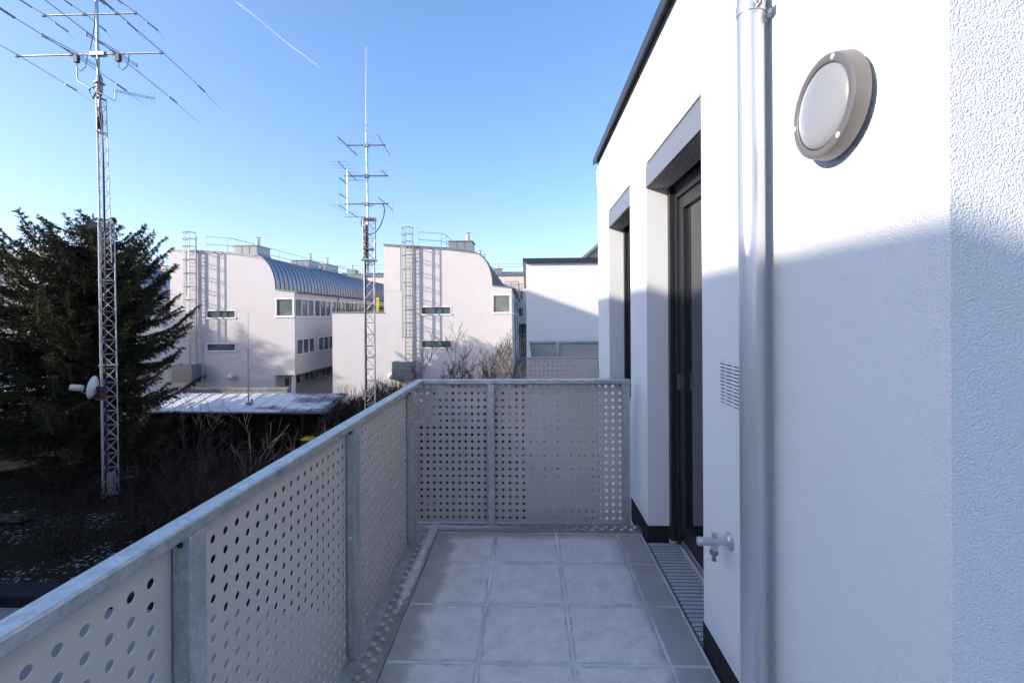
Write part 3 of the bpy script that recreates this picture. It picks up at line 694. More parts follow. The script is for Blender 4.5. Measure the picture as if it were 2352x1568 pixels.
    # lower block in front of the neighbour wing
    st = MB(); sx0, sx1 = X0 - 12.76, X0 - 9.052
    st.box(sx0, sx1, Y0 + .0, Y0 + 6, ZG, 1.58); st.build('terrace_block', M_pink, root)
    MB().box(sx0 - .05, sx1, Y0 - .05, Y0 + 6.05, 1.58, 1.66).build('terrace_coping', M_zinc, root)
    base(root, (X0, Y0, ZG)); return root
wing = make_wing()
LAB = ['rose building with curved zinc roof, nearest the dark spruce, lamp globe on its lower wall', 'rose building with curved roof end beside the lower lattice mast, bare bushes before it', 'rose building with curved zinc roof mostly hidden behind the dark spruce']
wing['label'] = LAB[0]
w2 = dup(wing); w2.location.x += 15.48; w2.location.z += .16; w2['label'] = LAB[1]
w3 = dup(wing); w3.location.x -= 15.2; w3['label'] = LAB[2]
# globe lamps on the front walls
def globe(x, z, lab):
    t = thing('globe_lamp', lab, 'lamp', group='round wall lamps on the rose buildings')
    MB().lathe((x, YB, z), (0, -1, 0), [(0, .10), (.06, .10), (.08, .17), (.16, .21), (.24, .21), (.32, .17), (.37, .08), (.385, 0)], 20).build('globe', M_white, t, smooth=True)
    MB().lathe((x, YB - .001, z), (0, -1, 0), [(0, .13), (.05, .13), (.05, .1)], 16).build('socket', M_boxsheet, t)
    base(t, (x, YB, z))
globe(-21.08, -2.76, 'white globe wall lamp low on the shaded rose wall beside the aerial pole')
globe(-9.55, -2.72, 'white globe wall lamp low on the sunlit rose wall above the brown scrub')
# timber stack and yellow post on the terrace of the second wing
pz = 1.66 + .16
tb = thing('timber_stack', 'stack of mossy brown timber lying on the rose terrace block', 'timber')
for i, (x0, x1, y, z0, h, m) in enumerate(((-13.4, -10.2, 33.4, 0, .06, M_wood), (-12.9, -11.5, 33.5, .065, .08, M_green), (-12.9, -10.2, 33.75, .065, .09, M_wood), (-11.6, -10.0, 34.1, .0, .36, M_darkwood), (-13.6, -12.6, 33.6, .065, .07, M_wood), (-13.1, -12.8, 33.4, .066, .12, M_green), (-10.2, -9.9, 34.3, 0, .5, M_darkwood))):
    MB().box(x0, x1, y, y + .22, pz + z0, pz + z0 + h).build('plank' if h < .2 else 'crate', m, tb)
base(tb, (-11.7, 33.7, pz))
yp = MB().box(-10.72, -10.56, 33.3, 33.42, pz, pz + 1.02); tag(yp.build('yellow_post', M_yel), 'bright yellow upright board standing on the rose terrace block', 'board')
rw = thing('terrace_railing', 'thin grey railing on the terrace behind the second rose wing', 'railing')
# ================================================================== far cross wing
cw = thing('cross_wing', 'long apricot building with flat zinc roof closing the gap behind', 'building')
Yc = 64.2; m = MB()
hs = [(x, x + 1.0, zb, zb + 1.1) for x in [-53.5 + 3.1 * k for k in range(20)] for zb in (3.72, 1.46) if not (-34 < x < -1.9 and False)]
hs = [(-53.2 + 3.08 * k, -52.2 + 3.08 * k, zb, zb + 1.1) for k in range(20) for zb in (3.72, 1.46)]
hs = [h for h in hs]
sh = -1.42 - (-53.2 + 3.08 * 17)
hs = [(a + sh, b + sh, c, d) for a, b, c, d in hs]
facade(m, 'y', Yc, -54, 9, .39, 7.05, hs, .15)
m.quad((-54, Yc, .39), (9, Yc, .39), (9, Yc + 2.5, .39), (-54, Yc + 2.5, .39)); m.quad((-54, Yc + 2.5, ZG), (9, Yc + 2.5, ZG), (9, Yc + 2.5, .39), (-54, Yc + 2.5, .39))
m.quad((9, Yc, ZG), (9, Yc + 12, ZG), (9, Yc + 12, 7.05), (9, Yc, 7.05))
m.build('wall', M_beige, cw)
MB().box(-54, 9, Yc - .02, Yc - .001, 5.76, 5.84).build('band', M_zinc, cw)
rf = MB().prism([(Yc - .25, 7.05), (Yc - .25, 7.18), (Yc + 2.2, 7.72), (Yc + 9, 7.8), (Yc + 9, 7.05)], 'x', -54.3, 9.3)
x = -54.0
while x < 9.2:
    rf.prism([(Yc - .25, 7.18), (Yc + 2.2, 7.72), (Yc + 2.2, 7.80), (Yc - .25, 7.25)], 'x', x, x + .05); x += .85
ro = rf.build('roof', M_zinc, cw)
for (a, b, c, d) in hs:
    f = MB(); f.box(a - .10, b + .10, Yc - .04, Yc + .1, c - .1, c).box(a - .10, b + .10, Yc - .04, Yc + .1, d, d + .1).box(a - .1, a, Yc - .04, Yc + .1, c, d).box(b, b + .1, Yc - .04, Yc + .1, c, d)
    o = f.build('window', M_white, cw); MB().quad((a, Yc + .08, c), (b, Yc + .08, c), (b, Yc + .08, d), (a, Yc + .08, d)).build('pane', M_glass_d, o)
for bx in (-4.5, -18.5, -25.0, -36):
    v = MB().box(bx, bx + 1.15, Yc + .6, Yc + 2.0, 7.2, 8.0).box(bx - .06, bx + 1.21, Yc + .54, Yc + 2.06, 8.0, 8.06); o = v.build('vent_box', M_boxsheet, ro)
    MB().lathe((bx + .5, Yc + 1.2, 8.06), (0, 0, 1), [(0, .14), (.75, .14), (.75, .03), (.85, .03), (.85, .22), (.88, 0)], 12).build('flue', M_alu_w, o)
rl = MB()
for h in (8.9, 8.45): rl.tube([(-54, Yc + 3, h), (9, Yc + 3, h)], .025, 4)
for k in range(26): rl.tube([(-54 + k * 2.5, Yc + 3, 7.6), (-54 + k * 2.5, Yc + 3, 8.9)], .025, 4)
rl.build('roof_railing', M_rail, cw)
# ground floor entrance in the gap
en = MB(); e = Yc + 2.4
MB().box(-3.3, -1.28, e - .1, e, ZG, .38).build('red_wall', M_red, cw)
MB().box(-1.27, -.92, Yc + .3, Yc + .6, ZG, .38).build('column', M_blue, cw)
d = MB()
for x in (-.85, -.30, .75): d.box(x - .07, x + .07, e - .12, e - .02, -3.8, .38)
for z in (-3.8, -1.9, -1.1, .28): d.box(-.779, .68, e - .118, e - .022, z - .08, z + .08)
do = d.build('door', M_boxsheet, cw); MB().box(-.85, 2, e - .06, e - .03, -3.8, .3).build('pane', M_glass_d, do)
mb_ = MB().box(-1.62, -1.22, Yc - 1.0, Yc - .7, -2.9, -1.9).box(-1.47, -1.40, Yc - .9, Yc - .83, ZG, -2.9); tag(mb_.build('letter_box', M_yel), 'small yellow letter box on a post by the far blue column', 'letter box')
MB().box(-3, 9, Yc - 6, Yc + 2.4, ZG, -3.95).build('entrance_terrace', M_conc, cw)
base(cw, (-20, Yc, ZG))
# terrace rail behind second wing
q = MB()
for a, b in (((-2.0, 45), (-.75, 45)), ((-.75, 45), (-.75, 52))):
    for h in (4.75, 4.3): q.tube([(*a, h), (*b, h)], .022, 5)
for p in ((-2.0, 45), (-1.4, 45), (-.75, 45), (-.75, 48), (-.75, 52)): q.tube([(*p, 3.3), (*p, 4.75)], .022, 5)
q.build('rails', M_rail, rw); base(rw, (-1.4, 45, 3.4))

# ================================================================== neighbour house (right) with its balcony
nb = thing('neighbour_house', 'plain white neighbouring house with dark flat coping beyond the railing', 'house')
Yw = 8.4; nw = MB()
nw.box(0, 7, Yw, 16, ZG, 2.40); nw.build('wall', M_wall2, nb); MB().box(0, 7, 6.3, Yw - .001, ZG, -.32).build('lower_wall', M_wall_shade, nb)  # lower white wall gets the darker plaster tone in place of shade
MB().box(-.06, 7.1, Yw - .07, 16.1, 2.402, 2.475).build('coping', M_cop, nb, bevel=.004)
MB().box(-.04, 7, 5.14, Yw - .002, -.318, -.06).build('balcony_slab', M_conc, nb)
base(nb, (3, 8.4, ZG))
nr = thing('neighbour_railing', 'perforated grey railing of the lower balcony at the far white house', 'railing')
r = MB(); r.prism([(.0, 5.12), (.0, Yw - .02), (2.2, Yw - .02), (2.2, Yw - .07), (.05, Yw - .07), (.05, 5.12)], 'z', .975, 1.005); r.build('top_rail', M_galv_f, nr)
for x in (.545, 1.5): MB().box(x - .03, x + .03, Yw - .068, Yw - .03, -.055, .974).build('post', M_galv_f, nr)
for y in (5.13, 6.2, 7.3): MB().box(.004, .045, y, y + .05, -.055, .974).build('post', M_galv_f, nr)
PN = lambda u, z, d: (u, 5.105 + d, z); PW = lambda u, z, d: (u, Yw - .028 + d, z); PS = lambda u, z, d: (.001 - d, u, z)
zz = [.957 - .0482 * i for i in range(21)]
MB().box(-.004, .765, 5.092, 5.112, .998, 1.006).build('panel_edge', M_galv_f, nr)
perforated(PN, -.002, .765, -.60, .997, [.042 + .0478 * k for k in range(15)], [.955 - .0482 * i for i in range(32)], .0105, .003, M_panel, nr, seg=10)
perforated(PW, .004, .53, -.05, .974, [.11 + .0455 * k for k in range(10)], zz, .0105, .003, M_panel, nr, seg=8)
perforated(PW, .56, 2.2, -.05, .974, [.60 + .0478 * k for k in range(33)], zz, .0105, .003, M_panel, nr, seg=8)
perforated(PS, 5.12, Yw - .03, -.05, .974, [5.15 + .0478 * k for k in range(67)], zz, .0105, .003, M_panel, nr, seg=8)
b = MB()
for x in (.20, .48, .745): b.lathe((x, 5.104, .975), (0, -1, 0), [(0, .011), (.003, .011), (.006, .006), (.006, 0)], 10)
b.build('bolt', M_galv_f, nr)
base(nr, (.4, 6.8, -.06))
gl = thing('gable_house', 'beige house gable with grey roof edge peeking above the white house', 'house')
a0 = at_y((1880 + 900 * .351) * .6125, (900 + 188 * .351) * .6125, 24); a1 = at_y((1880 + 1045 * .351) * .6125, (900 + 62 * .351) * .6125, 24)
sl = (a1.z - a0.z) / (a1.x - a0.x)
MB().prism([(a0.x, ZG), (a0.x, a0.z - .05), (a0.x + 4.5, a0.z - .05 + sl * 4.5), (a0.x + 9, a0.z - .05), (a0.x + 9, ZG)], 'y', 24.1, 34).build('wall', M_beige, gl)
MB().prism([(a0.x - .5, a0.z - .5 * sl), (a0.x + 4.5, a0.z + sl * 4.5), (a0.x + 9.5, a0.z - .5 * sl), (a0.x + 9.5, a0.z - .5 * sl + .18), (a0.x + 4.5, a0.z + sl * 4.5 + .2), (a0.x - .5, a0.z - .5 * sl + .18)], 'y', 23.7, 34.3).build('roof', M_zinc, gl)
base(gl, (a0.x + 4.5, 29, ZG))
# lower terrace wall crossing under the balcony railing
M_matte = mat('matte_dark_coping', (.018, .02, .026), .95, 0, .08, .2, 3)
tw = thing('terrace_wall', 'low white terrace wall with dark coping seen under the railing', 'wall')
MB().box(-16, -.02, 6.85, 7.10, ZG, -2.86).build('wall', M_wall_shade, tw); MB().box(-16, -.02, 6.78, 7.16, -2.858, -2.68).build('coping', M_matte, tw, bevel=.02)
base(tw, (-8, 7, ZG))
# unseen houses added left of the frame to shade the balcony and yard
oh = thing('added_shade_wing', 'unseen white house wing added left of the view to shade the balcony', 'house')
MB().box(-20, -8, -24, 5.0, ZG, 4.70).build('wall', M_wall2, oh); MB().box(-20.1, -7.95, -24.1, 5.05, 4.702, 4.78).build('coping', M_cop, oh); base(oh, (-14, -9, ZG))
oh = thing('added_shade_block', 'unseen low flat house added left of the view to shade the yard', 'house')
MB().box(-36, -28, -.9, 19, ZG, 2.2).build('wall', M_wall2, oh); MB().box(-36.2, -27.9, -.89, 19.2, 2.2, 2.3).build('coping', M_cop, oh); base(oh, (-32, 11, ZG))
# ================================================================== shed
shed = thing('garden_shed', 'long low garden shed with snow patched seamed metal roof', 'shed')
zf, zn = -3.35, -3.95
c = [at_z(425, 903, zf), at_z(795, 903, zf), at_z(738, 944, zn), at_z(395, 947, zn)]
xa, xb, yn, yf = c[3].x - 1.2, c[1].x + .0, c[2].y, c[0].y
xa = -22.5
rf = MB(); rf.prism([(yn - .1, zn - .12), (yf, zf - .12), (yf, zf), (yn - .1, zn)], 'x', xa, xb)
x = xa + .1
while x < xb: rf.prism([(yn - .1, zn), (yf, zf), (yf, zf + .05), (yn - .1, zn + .05)], 'x', x, x + .05); x += .82
o = rf.build('roof', M_shed, shed)
MB().tube([(xa, yn - .14, zn - .10), (xb, yn - .14, zn - .10)], .06, 8).build('gutter', M_cop, shed, smooth=True)
MB().box(xa + .3, xb - .3, yf - .3, yf - .1, ZG, zf - .121).box(xa + .3, xa + .5, yn + .3, yf - .301, ZG, zn - .14).box(xb - .5, xb - .3, yn + .3, yf - .301, ZG, zn - .14).build('wall', M_darkwood, shed)
for x in (-19.5, -17.2, -15.1, -13.0): MB().box(x - .07, x + .07, yn + .1, yn + .24, ZG, zn - .1).build('post', M_darkwood, shed)
base(shed, ((xa + xb) / 2, (yn + yf) / 2, ZG))
a, b = at_z(395, 899, -3.2), at_z(640, 899, -3.2)
gw = MB().box(a.x, b.x, 30.1, 30.4, ZG, -3.25).box(a.x - .05, b.x + .05, 30.05, 30.45, -3.25, -3.12); tag(gw.build('yard_wall', M_conc), 'low grey concrete wall standing just behind the shed roof', 'wall')
# aerial pole on the shed roof
p0 = at_y(571, 925, 27.6); ap = thing('aerial_pole', 'slim aerial pole with cross rods and guy wires on the shed roof', 'antenna')
px0, py0, pz0 = p0.x, 27.6, p0.z - .1
zt = at_y(569, 800, 27.6).z; ztop_ = at_y(567, 712, 27.6).z
MB().tube([(px0, py0, pz0), (px0, py0, zt)], .045, 10).build('pole', M_mast, ap, smooth=True)
MB().tube([(px0, py0, zt), (px0, py0, zt + 1.2), (px0, py0, ztop_)], [.02, .013, .008], 6).build('whip', M_alu, ap)
MB().tube([(px0 - .42, py0, zt - .02), (px0 + .42, py0, zt - .02)], .014, 5).tube([(px0, py0 - .42, zt - .02), (px0, py0 + .42, zt - .02)], .014, 5).build('radial', M_mast, ap)
for dx, dy in ((-3.6, -.5), (3.2, -.8), (-.4, 1.6)):
    MB().tube([(px0, py0, zt - .1), (px0 + dx, py0 + dy, pz0 + (.9 if dx < 0 else .15))], .008, 4).build('guy_wire', M_rail, ap)
MB().box(px0 - .12, px0 + .22, py0 - .1, py0 + .1, pz0, pz0 + .12).box(px0 + .16, px0 + .24, py0 - .05, py0 + .05, pz0 + .121, pz0 + .35).build('foot', M_conc, ap)
base(ap, (px0, py0, pz0))
# yellow lidded bin
bp_ = at_z(708, 1010, -6.25)
bn = thing('waste_bin', 'dark wheelie bin with yellow lid standing by the shed', 'bin')
bp_ = at_y(709, 1010, 25.6); zb0 = -6.28
MB().prism([(bp_.x - .27, zb0 + .05), (bp_.x + .27, zb0 + .05), (bp_.x + .3, zb0 + 1.0), (bp_.x - .3, zb0 + 1.0)], 'y', 25.35, 25.9).build('body', M_plinth, bn)
MB().box(bp_.x - .33, bp_.x + .33, 25.3, 25.95, zb0 + 1.001, zb0 + 1.09).build('lid', M_yel, bn, bevel=.02)
for s in (-1, 1): MB().lathe((bp_.x + s * .28, 25.85, zb0 + .1), (1, 0, 0), [(-.02, 0), (-.02, .1), (.02, .1), (.02, 0)], 14).build('wheel', M_black, bn)
base(bn, (bp_.x, 25.6, zb0))

# ================================================================== lattice masts
def lattice(root, corners0, corners1, z0, z1, step, r_leg, r_br, name='bracing', X=True):
    n = len(corners0)
    for i in range(n): MB().tube([(*corners0[i], z0), (*corners1[i], z1)], r_leg * .85, 8).build('leg', M_mast, root, smooth=True)
    br = MB(); z = z0; k = 0
    L = lambda i, z: tuple(corners0[i][j] + (corners1[i][j] - corners0[i][j]) * (z - z0) / (z1 - z0) for j in (0, 1)) + (z,)
    while z < z1 - .05:
        zn_ = min(z1, z + step)
        for i in range(n):
            j = (i + 1) % n
            br.tube([L(i, zn_), L(j, zn_)], r_br, 5)
            if X: br.tube([L(i, z), L(j, zn_)], r_br, 5); br.tube([L(j, z), L(i, zn_)], r_br, 5)
            else: br.tube([L((i, j)[k % 2], z), L((j, i)[k % 2], zn_)], r_br, 5)
        z = zn_; k += 1
    return br.build(name, M_mast, root)
MX, MY = -18.25, 20.0
m1 = thing('lattice_mast', 'tall triangular lattice mast carrying big beam antennas before the dark spruce', 'mast')
def tri(cx, w, rot=.32): return [(cx + w / 1.732 * math.cos(a + rot), MY + w / 1.732 * math.sin(a + rot)) for a in (R_(-100), R_(20), R_(140))]
c0, c1 = tri(-18.30, .60), tri(-18.42, .58); lattice(m1, c0, c1, ZG, 5.75, .62, .030, .012)
d0, d1 = tri(-18.42, .42), tri(-18.58, .36); lattice(m1, d0, d1, 3.9, 11.05, .62, .023, .008)
for z, w in ((5.75, .66), (3.1, .66), (-.6, .74), (11.05, .44), (9.55, .42)):
    cx = -18.30 - .0215 * (z + 6.3) * .8; t = tri(cx, w); MB().prism(t, 'z', z, z + .045).build('collar', M_mast, m1)
MB().tube([(-18.55, MY, 9.5), (-18.66, MY, 13.1), (-18.72, MY, 16.5)], .06, 12).build('mast_tube', M_alu, m1, smooth=True)
MB().lathe((-18.60, MY, 11.2), (0, 0, 1), [(0, .09), (.1, .13), (.45, .13), (.5, .2), (.54, .2), (.56, .12), (.75, .12), (.9, .07)], 16).build('rotator', M_boxsheet, m1, smooth=True)
MB().tube([(-18.55, MY - .05, 9.7), (-18.5, MY - .1, 10.0), (-18.52, MY - .05, 10.4)], [.10, .13, .08], 10).build('motor', M_cable, m1, smooth=True)
cb = MB()
cb.tube([(-18.17, MY - .25, -5.9), (-18.16, MY - .25, 5.2), (-18.22, MY - .22, 7.8), (-18.30, MY - .2, 9.6), (-18.45, MY - .2, 10.5), (-18.3, MY - .25, 11.1), (-18.45, MY - .25, 11.5), (-18.85, MY - .22, 11.35), (-18.8, MY - .1, 11.0), (-18.55, MY, 11.8)], .028, 7)
cb.tube([(-18.19, MY - .27, 5.2), (-18.25, MY - .24, 9.8), (-18.35, MY - .3, 11.9), (-18.45, MY - .3, 12.6), (-18.7, MY - .1, 12.9)], .022, 7)
cb.tube([(-18.70, MY - .05, 15.3), (-18.75, MY - .06, 14.2), (-19.0, MY, 13.2)], .018, 6)
cb.build('cable', M_cable, m1, smooth=True)
MB().box(-18.5, -18.03, MY - .36, MY - .30, -2.05, -1.93).build('red_bracket', M_red, m1)
MB().box(-18.1, -17.85, MY - .3, MY - .1, -6.15, -5.2).build('cable_box', M_boxsheet, m1)
base(m1, (MX, MY, ZG))
def hf_yagi(name, label, z, xl, xr, elems, traps, rboom, boomy=MY):
    t = thing(name, label, 'antenna', group='beam antennas on the tall mast')
    MB().tube([(xl, boomy, z), (xr, boomy - .0, z)], rboom, 10).build('boom', M_alu, t, smooth=True)
    for (x0, p_far, near, rr) in elems:
        f = p_far; dirv = (Vector((f.x, f.y, 0)) - Vector((x0, boomy, 0)))
        n_ = Vector((x0, boomy, 0)) - dirv * near
        zz = z + rboom + .02
        pts = [Vector((n_.x, n_.y, zz - .22)), Vector((x0, boomy, zz)) - dirv * near * .5 + Vector((0, 0, -.05)), Vector((x0, boomy, zz)), Vector((x0, boomy, zz)) + dirv * .5 + Vector((0, 0, -.04)), Vector((f.x, f.y, zz - .22))]
        e = MB().tube(pts, [rr * .5, rr, rr * 1.2, rr, rr * .45], 6).build('element', M_alu, t)
        cl = MB()
        for s in traps:
            q = Vector((x0, boomy, zz - .11 * abs(s) * (1 if abs(s) > .4 else .4))) + dirv * (s if s > 0 else s * near)
            w_ = dirv.normalized() * .32; cl.tube([q - w_, q - w_ * .98, q + w_], [rr * 1.2, rr * 2.4, rr * 2.4], 8)
        cl.tube([(x0 - .06, boomy, z), (x0 + .06, boomy, z)], rboom + .03, 8)
        cl.build('trap', M_boxsheet, e)
    base(t, ((xl + xr) / 2, boomy, z)); return t
zA = 13.0
pa = lambda px, py, z=zA: at_z(px, py, z)
bx = lambda px: at_y(px, 128, MY).x
y1 = hf_yagi('beam_antenna', 'wide lower beam antenna with long trap elements on the tall mast', zA, bx(38), bx(373), [(bx(40), pa(225, 236), 1.0, .017), (bx(165), pa(335, 237), 1.0, .019), (bx(262), pa(459, 277), 1.0, .019), (bx(371), pa(507, 243), 1.0, .017)], (.62, -.62), .038)
for px in (166, 262):                                     # hairpin matches over the driven elements
    x = bx(px); hp = MB()
    for dz in (.08, .17): hp.tube([(x - .08, MY - 1.2, zA + dz + .02), (x + .05, MY, zA + dz), (x - .0, MY + 1.2, zA + dz)], .017, 6)
    hp.tube([(x - .08, MY - 1.2, zA + .06), (x - .08, MY - 1.2, zA + .22)], .03, 6).tube([(x, MY + 1.2, zA + .06), (x, MY + 1.2, zA + .22)], .03, 6)
    o = hp.build('hairpin', M_boxsheet, y1); o.location = -y1.location
    q = MB().box(x + .1, x + .28, MY - .08, MY + .08, zA - .34, zA - .03); q.tube([(x + .2, MY, zA - .34), (x + .22, MY, zA - .6), (x + .38, MY, zA - .72), (x + .6, MY, zA - .55), (x + .68, MY, zA - .05)], .015, 6)
    o = q.build('balun', M_cable, y1); o.location = -y1.location
o = MB().box(-18.98, -18.30, MY - .09, MY + .09, zA - .09, zA + .10).build('boom_clamp', M_boxsheet, y1, bevel=.02); o.location = -y1.location
zB = 14.75; bx2 = lambda px: at_y(px, 32, MY).x
y2 = hf_yagi('beam_antenna', 'narrower upper beam antenna cut by the top of the picture', zB, bx2(99), bx2(315), [(bx2(101), pa(172, 83, zB), 1.15, .013), (bx2(193), pa(260, 83, zB), 1.15, .013), (bx2(267), pa(330, 83, zB), 1.15, .013), (bx2(311), pa(380, 83, zB), 1.15, .013)], (.55, -.5), .036)
# side arm with a small log antenna
t = thing('side_arm_antenna', 'cranked side arm with a slender drooping antenna below the wide beam', 'antenna')
q = lambda px, py, y=MY - .35: at_y(px * .2344, py * .2344, y)
MB().tube([q(756, 655), q(757, 770), q(775, 800), q(940, 890), q(1108, 985), q(1128, 985), q(1132, 960), q(1132, 880)], .028, 7).build('arm', M_alu, t, smooth=True)
e0 = q(1115, 880); e1 = at_y(1515 * .2344, 962 * .2344, MY + 3.2)
s_ = MB().tube([e0, e1], .018, 6).tube([e0 + Vector((0, 0, -.07)), e1 + Vector((0, 0, -.07))], .018, 6)
s_.build('boom', M_alu, t)
el_ = MB()
for k in range(14):
    c = e0.lerp(e1, k / 13.0); w_ = .10 + .012 * k; el_.tube([c + Vector((0, 0, w_)), c - Vector((0, 0, w_ + .07))], .006, 4)
el_.build('element', M_alu, t); base(t, tuple(q(940, 890)))
# floodlights on the mast
def flood(px, py, y, rot, lab):
    t = thing('floodlight', lab, 'floodlight', group='floodlights clamped to the tall mast'); c = at_y(px, py, y)
    M = Matrix.Translation(c) @ Matrix.Rotation(rot, 4, 'Z') @ Matrix.Rotation(R_(-25), 4, 'X')
    b = MB(); b.prism([(-.09, -.10), (.05, -.14), (.05, .14), (-.09, .10)], 'x', -.19, .19); o = b.build('body', M_cable, t, bevel=.01); o.matrix_local = M
    g_ = MB().box(-.17, .17, .0502, .058, -.12, .12); o = g_.build('front_glass', M_boxsheet, t); o.matrix_local = M
    MB().tube([c, c + Vector((.25 if px < 240 else -.25, 0, -.02))], .02, 6).build('bracket', M_mast, t)
    base(t, tuple(c))
flood(258, 507, 19.7, R_(150), 'floodlight with lit grey glass on the right of the lattice mast')
flood(217, 516, 19.7, R_(215), 'black floodlight on the left of the lattice mast against the spruce')
# satellite dish
t = thing('satellite_dish', 'white dish with beige feed horn on the mast beside the spruce', 'satellite dish')
c = at_y(222, 890, 19.6); adir = Vector((-.92, -.36, .14)).normalized()
MB().lathe(tuple(c), tuple(adir), [(0, .02), (.01, .12), (.05, .28), (.10, .40), (.145, .485), (.15, .495), (.14, .49), (.09, .40), (.04, .28), (.0, .12), (-.01, 0)], 36).build('reflector', M_alu_w, t, smooth=True)
h0 = c + adir * .62 + Vector((0, 0, -.06))
MB().tube([c + Vector((-.05, 0, -.46)), h0 + Vector((0, 0, -.10))], .016, 6).build('feed_arm', M_mast, t)
MB().lathe(tuple(h0 + adir * .28), tuple(-adir), [(0, 0), (0, .12), (.02, .135), (.36, .135), (.42, .12), (.44, .05), (.44, 0)], 22).build('feed_horn', mat('beige_plastic', (.55, .50, .40), .5), t, smooth=True)
MB().tube([c, c - adir * .3], .06, 10).box(c.x + .08, c.x + .28, c.y - .1, c.y + .12, c.z - .45, c.z + .02).build('mount', M_cable, t)
base(t, tuple(c))

# second mast
m2 = thing('square_lattice_mast', 'lower square lattice mast with stacked small aerials before the curved building', 'mast')
NX, NY = -8.40, 25.0
sq = lambda w: [(NX - w / 2, NY - w / 2), (NX + w / 2, NY - w / 2), (NX + w / 2, NY + w / 2), (NX - w / 2, NY + w / 2)]
def rot(c, a): return [(NX + (x - NX) * math.cos(a) - (y - NY) * math.sin(a), NY + (x - NX) * math.sin(a) + (y - NY) * math.cos(a)) for x, y in c]
A = R_(14)
lattice(m2, rot(sq(.50), A), rot(sq(.50), A), ZG, 4.5, .62, .032, .018, X=False)
lattice(m2, rot(sq(.60), A), rot(sq(.60), A), 4.5, 6.65, .55, .028, .012)
for z, w in ((4.45, .78), (6.65, .74), (5.05, .56)): MB().prism(rot(sq(w), A), 'z', z, z + .07).build('plate', M_mast, m2)
MB().tube([(NX - .08, NY, 3.8), (NX - .10, NY, 10.8)], .055, 10).build('mast_tube', M_alu, m2, smooth=True)
MB().tube([(NX - .15, NY - .1, 4.6), (NX - .14, NY - .1, 5.4), (NX - .14, NY - .1, 6.4)], [.09, .10, .05], 10).build('motor', M_cable, m2, smooth=True)
k2 = lambda x, y, yy=NY: at_y(735 + x * .2928, 91.9 + y * .2928, yy)
cb = MB(); cb.tube([k2(493, 1292), k2(508, 1320), k2(500, 1385), k2(470, 1465), k2(430, 1515), k2(385, 1525), k2(345, 1500), k2(325, 1445), k2(322, 1410)], .028, 7)
cb.tube([(NX - .2, NY - .1, 4.4), (NX - .17, NY - .12, -5.5)], .05, 7); cb.tube([k2(375, 1290), k2(395, 1310), k2(420, 1288)], .02, 6)
cb.build('cable', M_cable, m2, smooth=True)
for (xa_, xb_, yy) in ((213, 517, 827), (193, 536, 1068), (196, 538, 1287)):
    MB().tube([k2(xa_, yy), k2(xb_, yy - 2)], .038, 8).build('crossarm', M_alu, m2, smooth=True)
    c = k2(366, yy); MB().box(c.x - .12, c.x + .12, NY - .1, NY + .1, c.z - .09, c.z + .09).build('clamp', M_boxsheet, m2)
MB().tube([k2(214, 1018), k2(219, 1355)], .034, 8).build('stub_pole', M_alu, m2, smooth=True)
base(m2, (NX, NY, ZG))
w_ = MB().tube([k2(364, 815), k2(363, 730)], .05, 8).tube([k2(363, 730), k2(361, 500), k2(362, 280), k2(362, 52)], [.030, .028, .020, .013], 7)
tag(w_.build('whip_antenna', M_alu_w, None), 'tall white whip aerial at the very top of the square mast', 'antenna')
def small_yagi(a, b, zref, n, w, vert, lab, end=None):
    t = thing('small_yagi', lab, 'antenna', group='small aerials on the square lattice mast')
    pa_, pb_ = at_z(735 + a[0] * .2928, 91.9 + a[1] * .2928, zref), at_z(735 + b[0] * .2928, 91.9 + b[1] * .2928, zref)
    mid = (pa_ + pb_) / 2; half = (pb_ - pa_) / 2
    if half.length > 1.7: half = half.normalized() * 1.7
    MB().tube([mid - half, mid + half], .024, 6).build('boom', M_alu, t)
    e = MB(); d = half.normalized(); side = Vector((0, 0, 1)) if vert else d.cross(Vector((0, 0, 1)))
    for k in range(n):
        c = mid - half * .95 + half * 1.9 * k / (n - 1); e.tube([c - side * w, c + side * w], .006, 4)
    if end:
        c = mid + half * .93; e.tube([c - side * end, c + side * end], .016, 5)
    e.build('element', M_alu, t); base(t, tuple(mid))
zr = [k2(366, y).z for y in (827, 1068, 1287)]
small_yagi((135, 758), (290, 905), zr[0], 9, .12, False, 'many rodded small aerial at the left end of the top crossarm')
small_yagi((450, 742), (550, 908), zr[0], 7, .30, True, 'small aerial with long crossed rods at the right of the top crossarm', .55)
small_yagi((137, 950), (290, 1105), zr[1] + .05, 7, .45, False, 'slanting boom aerial at the left end of the middle crossarm', .7)
small_yagi((483, 1020), (527, 1067), zr[1], 5, .08, False, 'short stubby aerial at the right end of the middle crossarm')
small_yagi((150, 1080), (213, 1130), k2(215, 1130).z, 7, .09, False, 'upper of two short aerials on the left stub pole')
small_yagi((150, 1205), (215, 1245), k2(215, 1245).z, 7, .09, False, 'lower of two short aerials on the left stub pole')
small_yagi((140, 1290), (297, 1392), zr[2] - .05, 7, .5, False, 'slanting boom aerial at the left end of the lowest crossarm', .75)
small_yagi((457, 1235), (575, 1337), zr[2], 6, .35, True, 'aerial with upright end rod at the right of the lowest crossarm', .55)

